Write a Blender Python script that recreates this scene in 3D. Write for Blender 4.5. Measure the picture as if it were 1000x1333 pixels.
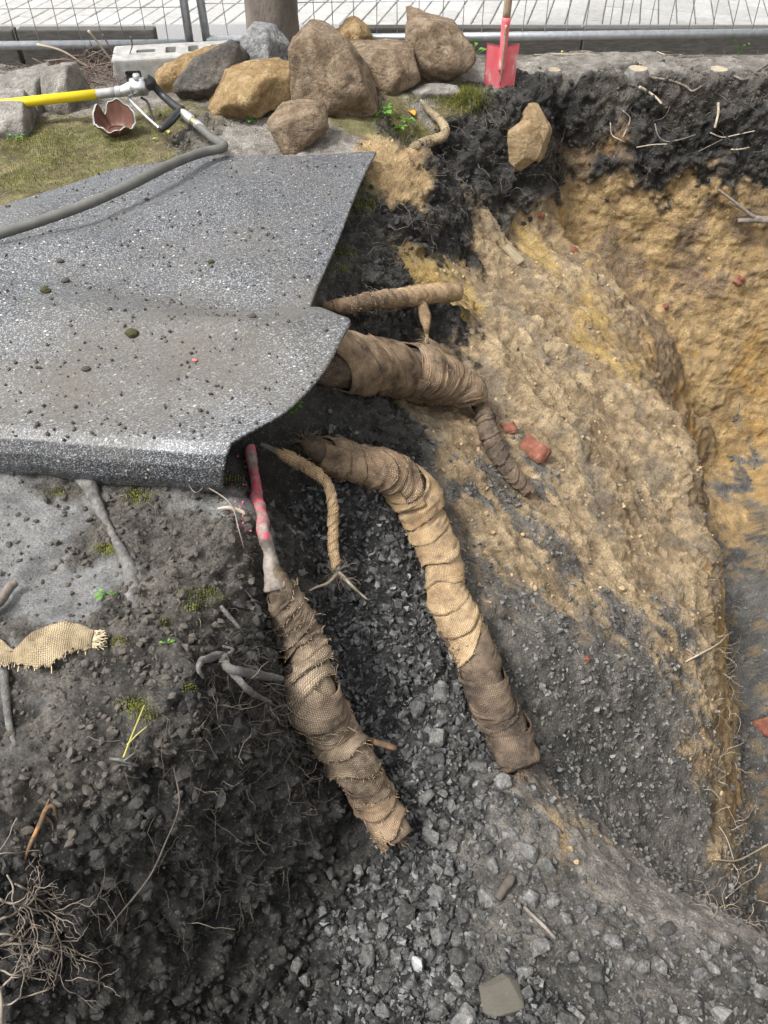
import bpy, bmesh, math, random
import numpy as np
from mathutils import Vector, Matrix, Quaternion

random.seed(7)
RNG = np.random.default_rng(11)
for o in list(bpy.data.objects):
    bpy.data.objects.remove(o)
SC = bpy.context.scene
COL = SC.collection

# ------------------------------------------------------------------ camera
CAMZ, PITCH, FPX = 1.35, math.radians(47.0), 1002.0
cam = bpy.data.cameras.new('camera')
cam.sensor_fit = 'VERTICAL'
cam.sensor_height = 36.0
cam.lens = 36.0 * FPX / 1333.0
cam.clip_start, cam.clip_end = 0.02, 900.0
cam_o = bpy.data.objects.new('camera', cam)
COL.objects.link(cam_o)
cam_o.location = (0, 0, CAMZ)
cam_o.rotation_euler = (math.pi / 2 - PITCH, 0, 0)
SC.camera = cam_o

# ------------------------------------------------------------------ sky, sun, exposure (bright overcast)
SUN_EL, SUN_AZ = math.radians(60), math.radians(-112)      # azimuth from +Y towards +X
world = bpy.data.worlds.new('World')
SC.world = world
world.use_nodes = True
wn = world.node_tree.nodes
wl = world.node_tree.links
wn.clear()
sky = wn.new('ShaderNodeTexSky')
sky.sky_type = 'NISHITA'
sky.sun_disc = False
sky.sun_elevation = SUN_EL
sky.sun_rotation = SUN_AZ
sky.air_density, sky.dust_density, sky.ozone_density = 1.2, 5.0, 1.0
hs = wn.new('ShaderNodeHueSaturation')
hs.inputs['Saturation'].default_value = 0.06
bg = wn.new('ShaderNodeBackground')
bg.inputs['Strength'].default_value = 0.11
wo = wn.new('ShaderNodeOutputWorld')
wl.new(sky.outputs[0], hs.inputs['Color'])
wl.new(hs.outputs[0], bg.inputs['Color'])
wl.new(bg.outputs[0], wo.inputs['Surface'])
sun = bpy.data.lights.new('sun', 'SUN')
sun.energy = 1.5
sun.angle = math.radians(10)
sun.color = (1.0, 0.965, 0.92)
sun_o = bpy.data.objects.new('sun', sun)
COL.objects.link(sun_o)
sd = Vector((math.sin(SUN_AZ) * math.cos(SUN_EL), math.cos(SUN_AZ) * math.cos(SUN_EL), math.sin(SUN_EL)))
sun_o.rotation_euler = sd.to_track_quat('Z', 'Y').to_euler()
sun_o.location = sd * 20
vs = SC.view_settings
vs.view_transform = 'Standard'
vs.look = 'None'
vs.exposure = 1.32
vs.gamma = 1.0
vs.use_curve_mapping = False

# ------------------------------------------------------------------ helpers
CP, SP = math.cos(PITCH), math.sin(PITCH)


def ray(px, py):
    a, b = (px - 500.0) / FPX, (666.5 - py) / FPX
    return Vector((a, CP + b * SP, -SP + b * CP))


def atZ(px, py, z):
    d = ray(px, py)
    return Vector((0, 0, CAMZ)) + d * ((z - CAMZ) / d.z)


def atY(px, py, y):
    d = ray(px, py)
    return Vector((0, 0, CAMZ)) + d * (y / d.y)


def hsh(ix, iy, iz, seed):
    with np.errstate(over='ignore'):
        h = (ix.astype(np.uint32) * np.uint32(374761393) + iy.astype(np.uint32) * np.uint32(668265263)
             + iz.astype(np.uint32) * np.uint32(2147483647 - 144665) + np.uint32(seed * 974711 + 17))
        h = (h ^ (h >> np.uint32(13))) * np.uint32(1274126177)
        h = (h ^ (h >> np.uint32(16))) * np.uint32(2246822519)
        h = h ^ (h >> np.uint32(15))
    return h.astype(np.float32) / np.float32(4294967295.0)


def vnoise(P, seed=0):
    P = np.asarray(P, np.float32)
    I = np.floor(P)
    Fr = P - I
    I = I.astype(np.int64)
    U = Fr * Fr * Fr * (Fr * (Fr * 6 - 15) + 10)
    out = np.zeros(len(P), np.float32)
    for dx in (0, 1):
        wx = U[:, 0] if dx else 1 - U[:, 0]
        for dy in (0, 1):
            wy = U[:, 1] if dy else 1 - U[:, 1]
            for dz in (0, 1):
                wz = U[:, 2] if dz else 1 - U[:, 2]
                out += hsh(I[:, 0] + dx, I[:, 1] + dy, I[:, 2] + dz, seed) * wx * wy * wz
    return out * 2 - 1


def fbm(P, freq, octv=4, gain=0.5, seed=0, ridge=False):
    P = np.asarray(P, np.float32) * np.float32(freq)
    out = np.zeros(len(P), np.float32)
    a, tot = 1.0, 0.0
    for o in range(octv):
        n = vnoise(P + np.float32(o * 17.3), seed + o)
        out += a * ((1 - 2 * np.abs(n)) if ridge else n)
        tot += a
        a *= gain
        P = P * np.float32(2.03)
    return out / tot


def worley(P, freq, seed=0):
    """distance to the nearest cell point (F1) and that cell's random value"""
    P = np.asarray(P, np.float32) * np.float32(freq)
    I = np.floor(P).astype(np.int64)
    best = np.full(len(P), 9.0, np.float32)
    val = np.zeros(len(P), np.float32)
    for dx in (-1, 0, 1):
        for dy in (-1, 0, 1):
            for dz in (-1, 0, 1):
                a, b, c = I[:, 0] + dx, I[:, 1] + dy, I[:, 2] + dz
                qx = a + 0.1 + 0.8 * hsh(a, b, c, seed)
                qy = b + 0.1 + 0.8 * hsh(a, b, c, seed + 1)
                qz = c + 0.1 + 0.8 * hsh(a, b, c, seed + 2)
                d = (P[:, 0] - qx) ** 2 + (P[:, 1] - qy) ** 2 + (P[:, 2] - qz) ** 2
                m = d < best
                best = np.where(m, d, best)
                val = np.where(m, hsh(a, b, c, seed + 3), val)
    return np.sqrt(best).astype(np.float32), val


def new_mesh(name, V, Fq, smooth=True, uv=None, colors=None, mats=(), fmat=None):
    me = bpy.data.meshes.new(name)
    V = np.asarray(V, np.float32)
    if isinstance(Fq, np.ndarray):
        k = Fq.shape[1]
        me.vertices.add(len(V))
        me.vertices.foreach_set('co', V.ravel())
        me.loops.add(Fq.size)
        me.loops.foreach_set('vertex_index', Fq.astype(np.int32).ravel())
        me.polygons.add(len(Fq))
        me.polygons.foreach_set('loop_start', np.arange(0, Fq.size, k, dtype=np.int32))
        me.polygons.foreach_set('loop_total', np.full(len(Fq), k, np.int32))
        me.update(calc_edges=True)
    else:
        me.from_pydata([tuple(v) for v in V], [], Fq)
        me.update()
    me.polygons.foreach_set('use_smooth', np.full(len(me.polygons), smooth))
    if uv is not None:
        l = me.uv_layers.new(name='UVMap')
        li = np.zeros(len(me.loops), np.int32)
        me.loops.foreach_get('vertex_index', li)
        l.data.foreach_set('uv', np.asarray(uv, np.float32)[li].ravel())
    if colors is not None:
        for nm, arr in colors.items():
            arr = np.asarray(arr, np.float32)
            if arr.ndim == 2:
                at = me.attributes.new(nm, 'FLOAT_COLOR', 'POINT')
                rgba = np.ones((len(V), 4), np.float32)
                rgba[:, :3] = arr
                at.data.foreach_set('color', rgba.ravel())
            else:
                at = me.attributes.new(nm, 'FLOAT', 'POINT')
                at.data.foreach_set('value', arr)
    for m in mats:
        me.materials.append(m)
    if fmat is not None:
        me.polygons.foreach_set('material_index', np.asarray(fmat, np.int32))
    return me


def obj(name, me, parent=None, loc=None, rot=None, scale=None):
    o = bpy.data.objects.new(name, me)
    COL.objects.link(o)
    if parent is not None:
        o.parent = parent
    if loc is not None:
        o.location = loc
    if rot is not None:
        o.rotation_euler = rot
    if scale is not None:
        o.scale = scale if hasattr(scale, '__len__') else (scale,) * 3
    return o


def tag(o, label=None, cat=None, group=None, kind=None):
    if label:
        o['label'] = label
    if cat:
        o['category'] = cat
    if group:
        o['group'] = group
    if kind:
        o['kind'] = kind
    return o


def empty(name, loc, label=None, cat=None, group=None):
    o = bpy.data.objects.new(name, None)
    COL.objects.link(o)
    o.location = loc
    o.empty_display_size = 0.05
    return tag(o, label, cat, group)


def child(name, me, parent):
    """mesh given in world coordinates, parented under an Empty that only has a location"""
    o = obj(name, me, parent)
    o.location = -parent.location
    return o


def grid_faces(nr, nc, closed=False):
    i = np.arange(nr - 1)[:, None]
    j = np.arange(nc if closed else nc - 1)[None, :]
    a = i * nc + j
    b = i * nc + (j + 1) % nc
    return np.stack([a, b, b + nc, a + nc], -1).reshape(-1, 4)


def spline(pts, n):
    """Catmull-Rom through pts (k x d), n samples, even in arc length"""
    P = np.asarray(pts, float)
    k = len(P)
    if k == 2:
        t = np.linspace(0, 1, n)[:, None]
        return P[0] * (1 - t) + P[1] * t
    E = np.vstack([2 * P[0] - P[1], P, 2 * P[-1] - P[-2]])
    out = []
    for i in range(k - 1):
        p0, p1, p2, p3 = E[i], E[i + 1], E[i + 2], E[i + 3]
        t = np.linspace(0, 1, 24, endpoint=(i == k - 2))[:, None]
        out.append(0.5 * ((2 * p1) + (-p0 + p2) * t + (2 * p0 - 5 * p1 + 4 * p2 - p3) * t ** 2
                          + (-p0 + 3 * p1 - 3 * p2 + p3) * t ** 3))
    C = np.vstack(out)
    s = np.r_[0, np.cumsum(np.linalg.norm(np.diff(C[:, :3], axis=0), axis=1))]
    q = np.linspace(0, s[-1], n)
    return np.stack([np.interp(q, s, C[:, d]) for d in range(P.shape[1])], 1)


def frames(C):
    T = np.gradient(C, axis=0)
    T /= np.linalg.norm(T, axis=1)[:, None] + 1e-12
    ref = np.array([0, 0, 1.0]) if abs(T[0, 2]) < 0.9 else np.array([1.0, 0, 0])
    N = np.zeros_like(C)
    n = np.cross(np.cross(T[0], ref), T[0])
    N[0] = n / np.linalg.norm(n)
    for i in range(1, len(C)):
        n = N[i - 1] - T[i] * np.dot(N[i - 1], T[i])
        N[i] = n / (np.linalg.norm(n) + 1e-12)
    return T, N, np.cross(T, N)


def tube(C, R, sides=10, caps=True, rnoise=0.0, seed=0, nfreq=30):
    C = np.asarray(C, float)
    R = np.broadcast_to(np.asarray(R, float), (len(C),))
    T, N, B = frames(C)
    th = np.linspace(0, 2 * np.pi, sides, endpoint=False)
    D = N[:, None, :] * np.cos(th)[None, :, None] + B[:, None, :] * np.sin(th)[None, :, None]
    rad = np.repeat(R[:, None], sides, 1)
    if rnoise:
        Q = (C[:, None, :] + D * R[:, None, None]).reshape(-1, 3)
        rad = rad * (1 + rnoise * fbm(Q, nfreq, 3, seed=seed).reshape(rad.shape))
    V = (C[:, None, :] + D * rad[:, :, None]).reshape(-1, 3)
    F = grid_faces(len(C), sides, True)
    s = np.r_[0, np.cumsum(np.linalg.norm(np.diff(C, axis=0), axis=1))]
    rm = float(R.mean())
    uv = np.stack([np.tile(th * rm, len(C)), np.repeat(s, sides)], 1)
    F = [tuple(f) for f in F]
    if caps:
        n0 = len(V)
        V = np.vstack([V, C[0], C[-1]])
        uv = np.vstack([uv, [0, 0], [0, s[-1]]])
        last = (len(C) - 1) * sides
        for j in range(sides):
            k = (j + 1) % sides
            F.append((n0, k, j))
            F.append((n0 + 1, last + j, last + k))
    return V, F, uv


def tubes_np(paths, sides=3):
    """many thin tubes in one mesh: list of (C, R)"""
    VV, FF, n = [], [], 0
    th = np.linspace(0, 2 * np.pi, sides, endpoint=False)
    for C, R in paths:
        C = np.asarray(C, float)
        R = np.broadcast_to(np.asarray(R, float), (len(C),))
        T = np.gradient(C, axis=0)
        T /= np.linalg.norm(T, axis=1)[:, None] + 1e-12
        ref = np.array([0.31, 0.27, 0.91])
        N = np.cross(T, ref)
        N /= np.linalg.norm(N, axis=1)[:, None] + 1e-9
        B = np.cross(T, N)
        V = C[:, None] + (N[:, None] * np.cos(th)[None, :, None] + B[:, None] * np.sin(th)[None, :, None]) * R[:, None, None]
        VV.append(V.reshape(-1, 3))
        FF.append(grid_faces(len(C), sides, True) + n)
        n += len(C) * sides
    return np.vstack(VV), np.vstack(FF)


def join_instances(variants, pos, rot3, scl, pick):
    """variants: list of (V, F ndarray same k); arrays of transforms -> one mesh's V, F"""
    VV, FF, n = [], [], 0
    for k, (V, F) in enumerate(variants):
        idx = np.where(pick == k)[0]
        if not len(idx):
            continue
        A = (rot3[idx] @ (V.T[None] * scl[idx][:, :, None])).transpose(0, 2, 1) + pos[idx][:, None]
        VV.append(A.reshape(-1, 3))
        FF.append((F[None] + (np.arange(len(idx)) * len(V))[:, None, None]).reshape(-1, F.shape[1]) + n)
        n += len(idx) * len(V)
    return np.vstack(VV), np.vstack(FF)


def rand_rot(n):
    q = RNG.normal(size=(n, 4))
    q /= np.linalg.norm(q, axis=1)[:, None]
    w, x, y, z = q.T
    return np.stack([np.stack([1 - 2 * (y * y + z * z), 2 * (x * y - z * w), 2 * (x * z + y * w)], -1),
                     np.stack([2 * (x * y + z * w), 1 - 2 * (x * x + z * z), 2 * (y * z - x * w)], -1),
                     np.stack([2 * (x * z - y * w), 2 * (y * z + x * w), 1 - 2 * (x * x + y * y)], -1)], 1)


def bm_mesh(name, bm, mats=(), smooth=False):
    me = bpy.data.meshes.new(name)
    bm.normal_update()
    bm.to_mesh(me)
    bm.free()
    for m in mats:
        me.materials.append(m)
    me.polygons.foreach_set('use_smooth', np.full(len(me.polygons), smooth))
    return me


def box_mesh(name, sx, sy, sz, m, bevel=0.0, seg=2, jitter=0.0, seed=0):
    bm = bmesh.new()
    bmesh.ops.create_cube(bm, size=1)
    bmesh.ops.scale(bm, vec=(sx, sy, sz), verts=bm.verts)
    if bevel:
        bmesh.ops.bevel(bm, geom=list(bm.edges), offset=bevel, segments=seg, profile=0.6, affect='EDGES')
    if jitter:
        r = random.Random(seed)
        for v in bm.verts:
            v.co += Vector((r.uniform(-1, 1), r.uniform(-1, 1), r.uniform(-1, 1))) * jitter
    return bm_mesh(name, bm, [m], False)


def hull_stone(seed, npts=16, flat=(1, 1, 1)):
    r = random.Random(seed)
    bm = bmesh.new()
    for i in range(npts):
        v = Vector((r.gauss(0, 1), r.gauss(0, 1), r.gauss(0, 1))).normalized()
        e = 0.5
        v = Vector([math.copysign(abs(c) ** e, c) for c in v]) * r.uniform(0.62, 0.9)
        bm.verts.new((v.x * flat[0], v.y * flat[1], v.z * flat[2]))
    res = bmesh.ops.convex_hull(bm, input=bm.verts)
    junk = [g for g in res['geom_interior'] if isinstance(g, bmesh.types.BMVert)]
    if junk:
        bmesh.ops.delete(bm, geom=junk, context='VERTS')
    bmesh.ops.triangulate(bm, faces=bm.faces)
    bm.verts.ensure_lookup_table()
    V = np.array([v.co[:] for v in bm.verts])
    idx = {v: i for i, v in enumerate(bm.verts)}
    F = np.array([[idx[v] for v in f.verts] for f in bm.faces])
    bm.free()
    return V, F


def ico(sub):
    bm = bmesh.new()
    bmesh.ops.create_icosphere(bm, subdivisions=sub, radius=1)
    bm.verts.ensure_lookup_table()
    V = np.array([v.co[:] for v in bm.verts])
    F = np.array([[v.index for v in f.verts] for f in bm.faces])
    bm.free()
    return V, F


# ------------------------------------------------------------------ materials
def material(name):
    m = bpy.data.materials.new(name)
    m.use_nodes = True
    nt = m.node_tree
    nt.nodes.clear()
    out = nt.nodes.new('ShaderNodeOutputMaterial')
    b = nt.nodes.new('ShaderNodeBsdfPrincipled')
    nt.links.new(b.outputs[0], out.inputs['Surface'])
    return m, nt, b


def nd(nt, typ, **kw):
    n = nt.nodes.new(typ)
    for k, v in kw.items():
        if k.startswith('i_'):
            n.inputs[k[2:].replace('_', ' ')].default_value = v
        else:
            setattr(n, k, v)
    return n


def c4(c):
    return (c[0], c[1], c[2], 1.0)


def ramp(nt, fac, stops):
    r = nt.nodes.new('ShaderNodeValToRGB')
    els = r.color_ramp.elements
    while len(els) < len(stops):
        els.new(0.5)
    for e, (p, c) in zip(els, stops):
        e.position = p
        e.color = c4(c)
    nt.links.new(fac, r.inputs[0])
    return r


def simple_mat(name, stops, scale=20, rough=0.8, bump=0.3, bscale=80, bdist=0.004, detail=6, metal=0.0, coord='Object',
               spec=0.4, rnd=0.0, streak=None, rough_var=0.0):
    """noise-mixed colours, fine bump; rnd = brightness variation by object"""
    m, nt, b = material(name)
    tc = nd(nt, 'ShaderNodeTexCoord')
    src = tc.outputs[coord]
    if streak:
        mp = nd(nt, 'ShaderNodeMapping')
        mp.inputs['Scale'].default_value = streak
        nt.links.new(src, mp.inputs[0])
        src = mp.outputs[0]
    if rnd:
        oi = nd(nt, 'ShaderNodeObjectInfo')
        va = nd(nt, 'ShaderNodeVectorMath', operation='ADD')
        cb = nd(nt, 'ShaderNodeVectorMath', operation='SCALE')
        cb.inputs[0].default_value = (31, 17, 47)
        nt.links.new(oi.outputs['Random'], cb.inputs['Scale'])
        nt.links.new(src, va.inputs[0])
        nt.links.new(cb.outputs[0], va.inputs[1])
        src = va.outputs[0]
    n1 = nd(nt, 'ShaderNodeTexNoise', i_Scale=scale, i_Detail=detail, i_Roughness=0.62)
    nt.links.new(src, n1.inputs['Vector'])
    rp = ramp(nt, n1.outputs['Fac'], stops)
    col = rp.outputs[0]
    if rnd:
        mr = nd(nt, 'ShaderNodeMapRange')
        mr.inputs['To Min'].default_value = 1 - rnd
        mr.inputs['To Max'].default_value = 1 + rnd
        nt.links.new(oi.outputs['Random'], mr.inputs[0])
        vm = nd(nt, 'ShaderNodeVectorMath', operation='SCALE')
        nt.links.new(col, vm.inputs[0])
        nt.links.new(mr.outputs[0], vm.inputs['Scale'])
        col = vm.outputs[0]
    nt.links.new(col, b.inputs['Base Color'])
    b.inputs['Roughness'].default_value = rough
    b.inputs['Metallic'].default_value = metal
    b.inputs['Specular IOR Level'].default_value = spec
    if rough_var:
        mr2 = nd(nt, 'ShaderNodeMapRange')
        mr2.inputs['To Min'].default_value = rough - rough_var
        mr2.inputs['To Max'].default_value = rough + rough_var
        nt.links.new(n1.outputs['Fac'], mr2.inputs[0])
        nt.links.new(mr2.outputs[0], b.inputs['Roughness'])
    if bump:
        n2 = nd(nt, 'ShaderNodeTexNoise', i_Scale=bscale, i_Detail=5, i_Roughness=0.65)
        nt.links.new(src, n2.inputs['Vector'])
        bp = nd(nt, 'ShaderNodeBump', i_Strength=bump, i_Distance=bdist)
        nt.links.new(n2.outputs['Fac'], bp.inputs['Height'])
        nt.links.new(bp.outputs[0], b.inputs['Normal'])
    return m


def burlap_mat(name, c_lo, c_hi, c_dirt, dirt=0.45, period=0.0040):
    m, nt, b = material(name)
    uv = nd(nt, 'ShaderNodeUVMap')
    geo = nd(nt, 'ShaderNodeNewGeometry')
    # slightly wobbling weave
    nz = nd(nt, 'ShaderNodeTexNoise', i_Scale=25.0, i_Detail=2)
    nt.links.new(uv.outputs[0], nz.inputs['Vector'])
    va = nd(nt, 'ShaderNodeVectorMath', operation='SCALE')
    va.inputs['Scale'].default_value = 0.006
    nt.links.new(nz.outputs['Color'], va.inputs[0])
    vb = nd(nt, 'ShaderNodeVectorMath', operation='ADD')
    nt.links.new(uv.outputs[0], vb.inputs[0])
    nt.links.new(va.outputs[0], vb.inputs[1])
    sep = nd(nt, 'ShaderNodeSeparateXYZ')
    nt.links.new(vb.outputs[0], sep.inputs[0])
    waves = []
    for ax in ('X', 'Y'):
        mu = nd(nt, 'ShaderNodeMath', operation='MULTIPLY')
        mu.inputs[1].default_value = math.pi / period
        nt.links.new(sep.outputs[ax], mu.inputs[0])
        si = nd(nt, 'ShaderNodeMath', operation='SINE')
        nt.links.new(mu.outputs[0], si.inputs[0])
        ab = nd(nt, 'ShaderNodeMath', operation='ABSOLUTE')
        nt.links.new(si.outputs[0], ab.inputs[0])
        waves.append((si, ab))
    # over-under: product of the signed sines picks which thread is on top
    pr = nd(nt, 'ShaderNodeMath', operation='MULTIPLY')
    nt.links.new(waves[0][0].outputs[0], pr.inputs[0])
    nt.links.new(waves[1][0].outputs[0], pr.inputs[1])
    mn = nd(nt, 'ShaderNodeMath', operation='MULTIPLY')
    nt.links.new(waves[0][1].outputs[0], mn.inputs[0])
    nt.links.new(waves[1][1].outputs[0], mn.inputs[1])
    hh = nd(nt, 'ShaderNodeMath', operation='MULTIPLY_ADD')
    nt.links.new(pr.outputs[0], hh.inputs[0])
    hh.inputs[1].default_value = 0.35
    nt.links.new(mn.outputs[0], hh.inputs[2])
    n1 = nd(nt, 'ShaderNodeTexNoise', i_Scale=14.0, i_Detail=6, i_Roughness=0.65)
    nt.links.new(geo.outputs['Position'], n1.inputs['Vector'])
    rp = ramp(nt, n1.outputs['Fac'], [(0.32, c_lo), (0.68, c_hi)])
    n3 = nd(nt, 'ShaderNodeTexNoise', i_Scale=9.0, i_Detail=8, i_Roughness=0.75)
    mp = nd(nt, 'ShaderNodeMapping')
    mp.inputs['Location'].default_value = (3.1, 7.7, 1.3)
    nt.links.new(geo.outputs['Position'], mp.inputs[0])
    nt.links.new(mp.outputs[0], n3.inputs['Vector'])
    dm = nd(nt, 'ShaderNodeMapRange')
    dm.inputs['From Min'].default_value = 1.0 - dirt - 0.10
    dm.inputs['From Max'].default_value = 1.0 - dirt + 0.10
    nt.links.new(n3.outputs['Fac'], dm.inputs[0])
    mx = nd(nt, 'ShaderNodeMix', data_type='RGBA')
    nt.links.new(dm.outputs[0], mx.inputs['Factor'])
    nt.links.new(rp.outputs[0], mx.inputs['A'])
    mx.inputs['B'].default_value = c4(c_dirt)
    # the open gaps between threads show the dark root below
    g = nd(nt, 'ShaderNodeMapRange')
    g.inputs['From Min'].default_value = 0.0
    g.inputs['From Max'].default_value = 0.42
    g.inputs['To Min'].default_value = 0.30
    nt.links.new(hh.outputs[0], g.inputs[0])
    vm = nd(nt, 'ShaderNodeVectorMath', operation='SCALE')
    nt.links.new(mx.outputs['Result'], vm.inputs[0])
    nt.links.new(g.outputs[0], vm.inputs['Scale'])
    nt.links.new(vm.outputs[0], b.inputs['Base Color'])
    b.inputs['Roughness'].default_value = 0.95
    b.inputs['Specular IOR Level'].default_value = 0.15
    bp = nd(nt, 'ShaderNodeBump', i_Strength=0.8, i_Distance=0.0022)
    nt.links.new(hh.outputs[0], bp.inputs['Height'])
    nt.links.new(bp.outputs[0], b.inputs['Normal'])
    return m


def terrain_mat():
    m, nt, b = material('earth')
    at = nd(nt, 'ShaderNodeAttribute', attribute_name='Col')
    rg = nd(nt, 'ShaderNodeAttribute', attribute_name='wet')
    geo = nd(nt, 'ShaderNodeNewGeometry')
    n1 = nd(nt, 'ShaderNodeTexNoise', i_Scale=160.0, i_Detail=6, i_Roughness=0.7)
    nt.links.new(geo.outputs['Position'], n1.inputs['Vector'])
    mr = nd(nt, 'ShaderNodeMapRange')
    mr.inputs['From Min'].default_value = 0.28
    mr.inputs['From Max'].default_value = 0.72
    mr.inputs['To Min'].default_value = 0.55
    mr.inputs['To Max'].default_value = 1.5
    nt.links.new(n1.outputs['Fac'], mr.inputs[0])
    vm = nd(nt, 'ShaderNodeVectorMath', operation='SCALE')
    nt.links.new(at.outputs['Color'], vm.inputs[0])
    nt.links.new(mr.outputs[0], vm.inputs['Scale'])
    # pale grit grains
    vo = nd(nt, 'ShaderNodeTexVoronoi', i_Scale=190.0)
    nt.links.new(geo.outputs['Position'], vo.inputs['Vector'])
    sepc = nd(nt, 'ShaderNodeSeparateColor')
    nt.links.new(vo.outputs['Color'], sepc.inputs[0])
    gt = nd(nt, 'ShaderNodeMath', operation='GREATER_THAN')
    gt.inputs[1].default_value = 0.93
    nt.links.new(sepc.outputs[0], gt.inputs[0])
    mu = nd(nt, 'ShaderNodeMath', operation='MULTIPLY')
    mu.inputs[1].default_value = 0.5
    nt.links.new(gt.outputs[0], mu.inputs[0])
    gr = nd(nt, 'ShaderNodeAttribute', attribute_name='grit')
    mu2 = nd(nt, 'ShaderNodeMath', operation='MULTIPLY')
    nt.links.new(mu.outputs[0], mu2.inputs[0])
    nt.links.new(gr.outputs['Fac'], mu2.inputs[1])
    mx = nd(nt, 'ShaderNodeMix', data_type='RGBA')
    nt.links.new(mu2.outputs[0], mx.inputs['Factor'])
    nt.links.new(vm.outputs[0], mx.inputs['A'])
    mx.inputs['B'].default_value = (0.30, 0.28, 0.25, 1)
    nt.links.new(mx.outputs['Result'], b.inputs['Base Color'])
    r2 = nd(nt, 'ShaderNodeMapRange')
    r2.inputs['To Min'].default_value = 0.95
    r2.inputs['To Max'].default_value = 0.38
    nt.links.new(rg.outputs['Fac'], r2.inputs[0])
    nt.links.new(r2.outputs[0], b.inputs['Roughness'])
    b.inputs['Specular IOR Level'].default_value = 0.4
    n2 = nd(nt, 'ShaderNodeTexNoise', i_Scale=95.0, i_Detail=7, i_Roughness=0.72)
    nt.links.new(geo.outputs['Position'], n2.inputs['Vector'])
    vg = nd(nt, 'ShaderNodeTexVoronoi', i_Scale=115.0)
    nt.links.new(geo.outputs['Position'], vg.inputs['Vector'])
    bg_ = nd(nt, 'ShaderNodeBump', i_Strength=0.8, i_Distance=0.012, invert=True)
    vgm = nd(nt, 'ShaderNodeMath', operation='MULTIPLY')
    grb = nd(nt, 'ShaderNodeAttribute', attribute_name='grit')
    nt.links.new(vg.outputs['Distance'], vgm.inputs[0])
    nt.links.new(grb.outputs['Fac'], vgm.inputs[1])
    nt.links.new(vgm.outputs[0], bg_.inputs['Height'])
    bp = nd(nt, 'ShaderNodeBump', i_Strength=1.0, i_Distance=0.016)
    nt.links.new(n2.outputs['Fac'], bp.inputs['Height'])
    nt.links.new(bg_.outputs[0], bp.inputs['Normal'])
    nt.links.new(bp.outputs[0], b.inputs['Normal'])
    return m


M_EARTH = terrain_mat()

# ------------------------------------------------------------------ terrain: heights at points read off the photograph
ZC = '''
0 110 .02;100 110 .02;200 130 .02;300 160 .02;420 180 .02;500 150 .02;560 132 .03;640 108 .02;720 95 .03;820 102 .03;930 102 .03;1000 92 .04;500 80 .02;700 70 .02;900 70 .02;0 70 .0;200 75 0;1000 66 .02
0 300 -.02;200 250 -.02;400 222 -.01;470 210 .0;0 400 -.03;200 400 -.03;370 380 -.03;0 500 -.03;200 500 -.03;360 480 -.05;0 590 -.06;150 600 -.08;260 590 -.09;330 545 -.12
0 660 -.10;100 650 -.11;200 660 -.11;290 650 -.12;0 760 -.09;120 760 -.09;250 760 -.10;310 730 -.13;0 860 -.08;150 880 -.08;260 850 -.10;0 960 -.1;120 960 -.1;220 950 -.12;300 920 -.17
320 650 -.12;345 690 -.17;400 680 -.42;440 640 -.36;480 560 -.28;430 540 -.2;400 800 -.50;460 760 -.54;500 850 -.62;430 720 -.48;365 800 -.35
330 940 -.28;60 1060 -.15;180 1060 -.24;300 1020 -.36;390 1030 -.58;0 1150 -.20;100 1180 -.34;200 1180 -.5;300 1150 -.62;350 1200 -.76;0 1250 -.33;100 1300 -.5;200 1320 -.66;300 1300 -.8;0 1333 -.44
420 1150 -.82;400 1280 -.85;450 1333 -.85;500 1000 -.72;560 1060 -.77;560 900 -.69;600 1150 -.82;600 1280 -.82;640 1060 -.80;450 950 -.66
690 1060 -.80;740 1100 -.83;800 1150 -.87;880 1185 -.91;960 1212 -.94;1000 1226 -.97;700 1180 -.80;800 1250 -.82;900 1300 -.85;1000 1320 -.9;700 1300 -.78
700 950 -.87;720 850 -.76;640 800 -.66;760 1000 -1.02;850 1000 -1.17;850 1100 -1.3;900 1150 -1.42;930 1180 -1.52;800 1060 -1.15;925 1000 -1.36;900 900 -1.22;800 850 -.93
560 260 -.3;600 330 -.42;540 350 -.3;470 330 -.1;440 372 -.07;500 250 -.08;520 300 -.2;480 400 -.22;460 430 -.26;560 470 -.47;540 540 -.46;640 420 -.52;620 560 -.57;700 350 -.57;700 480 -.64;760 420 -.70;800 520 -.83;700 620 -.73;780 620 -.84;850 600 -.98;620 680 -.6;560 640 -.52;640 720 -.66;740 720 -.81;840 720 -1.03;890 700 -1.16;680 800 -.73
900 565 -1.04;916 635 -1.15;932 710 -1.22;934 780 -1.27;930 850 -1.3;926 930 -1.33;930 1080 -1.42;945 1150 -1.52
650 270 -.42;700 290 -.52;720 232 -.40;775 330 -.70;880 450 -1.1;830 400 -.9;925 540 -1.55;970 620 -1.92
1000 700 -1.97;975 760 -1.98;1000 900 -2.0;985 1000 -2.0;1000 1100 -2.0;985 1190 -2.0
600 160 -.05;620 200 -.16;650 240 -.31;580 230 -.16;560 200 -.05;690 170 -.14;720 195 -.28;720 128 -.03;
'''
zp = [tuple(float(v) for v in t.split()) for t in ZC.replace('\n', ';').split(';') if t.strip()]
ctrl = [atZ(*t) for t in zp]
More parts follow.
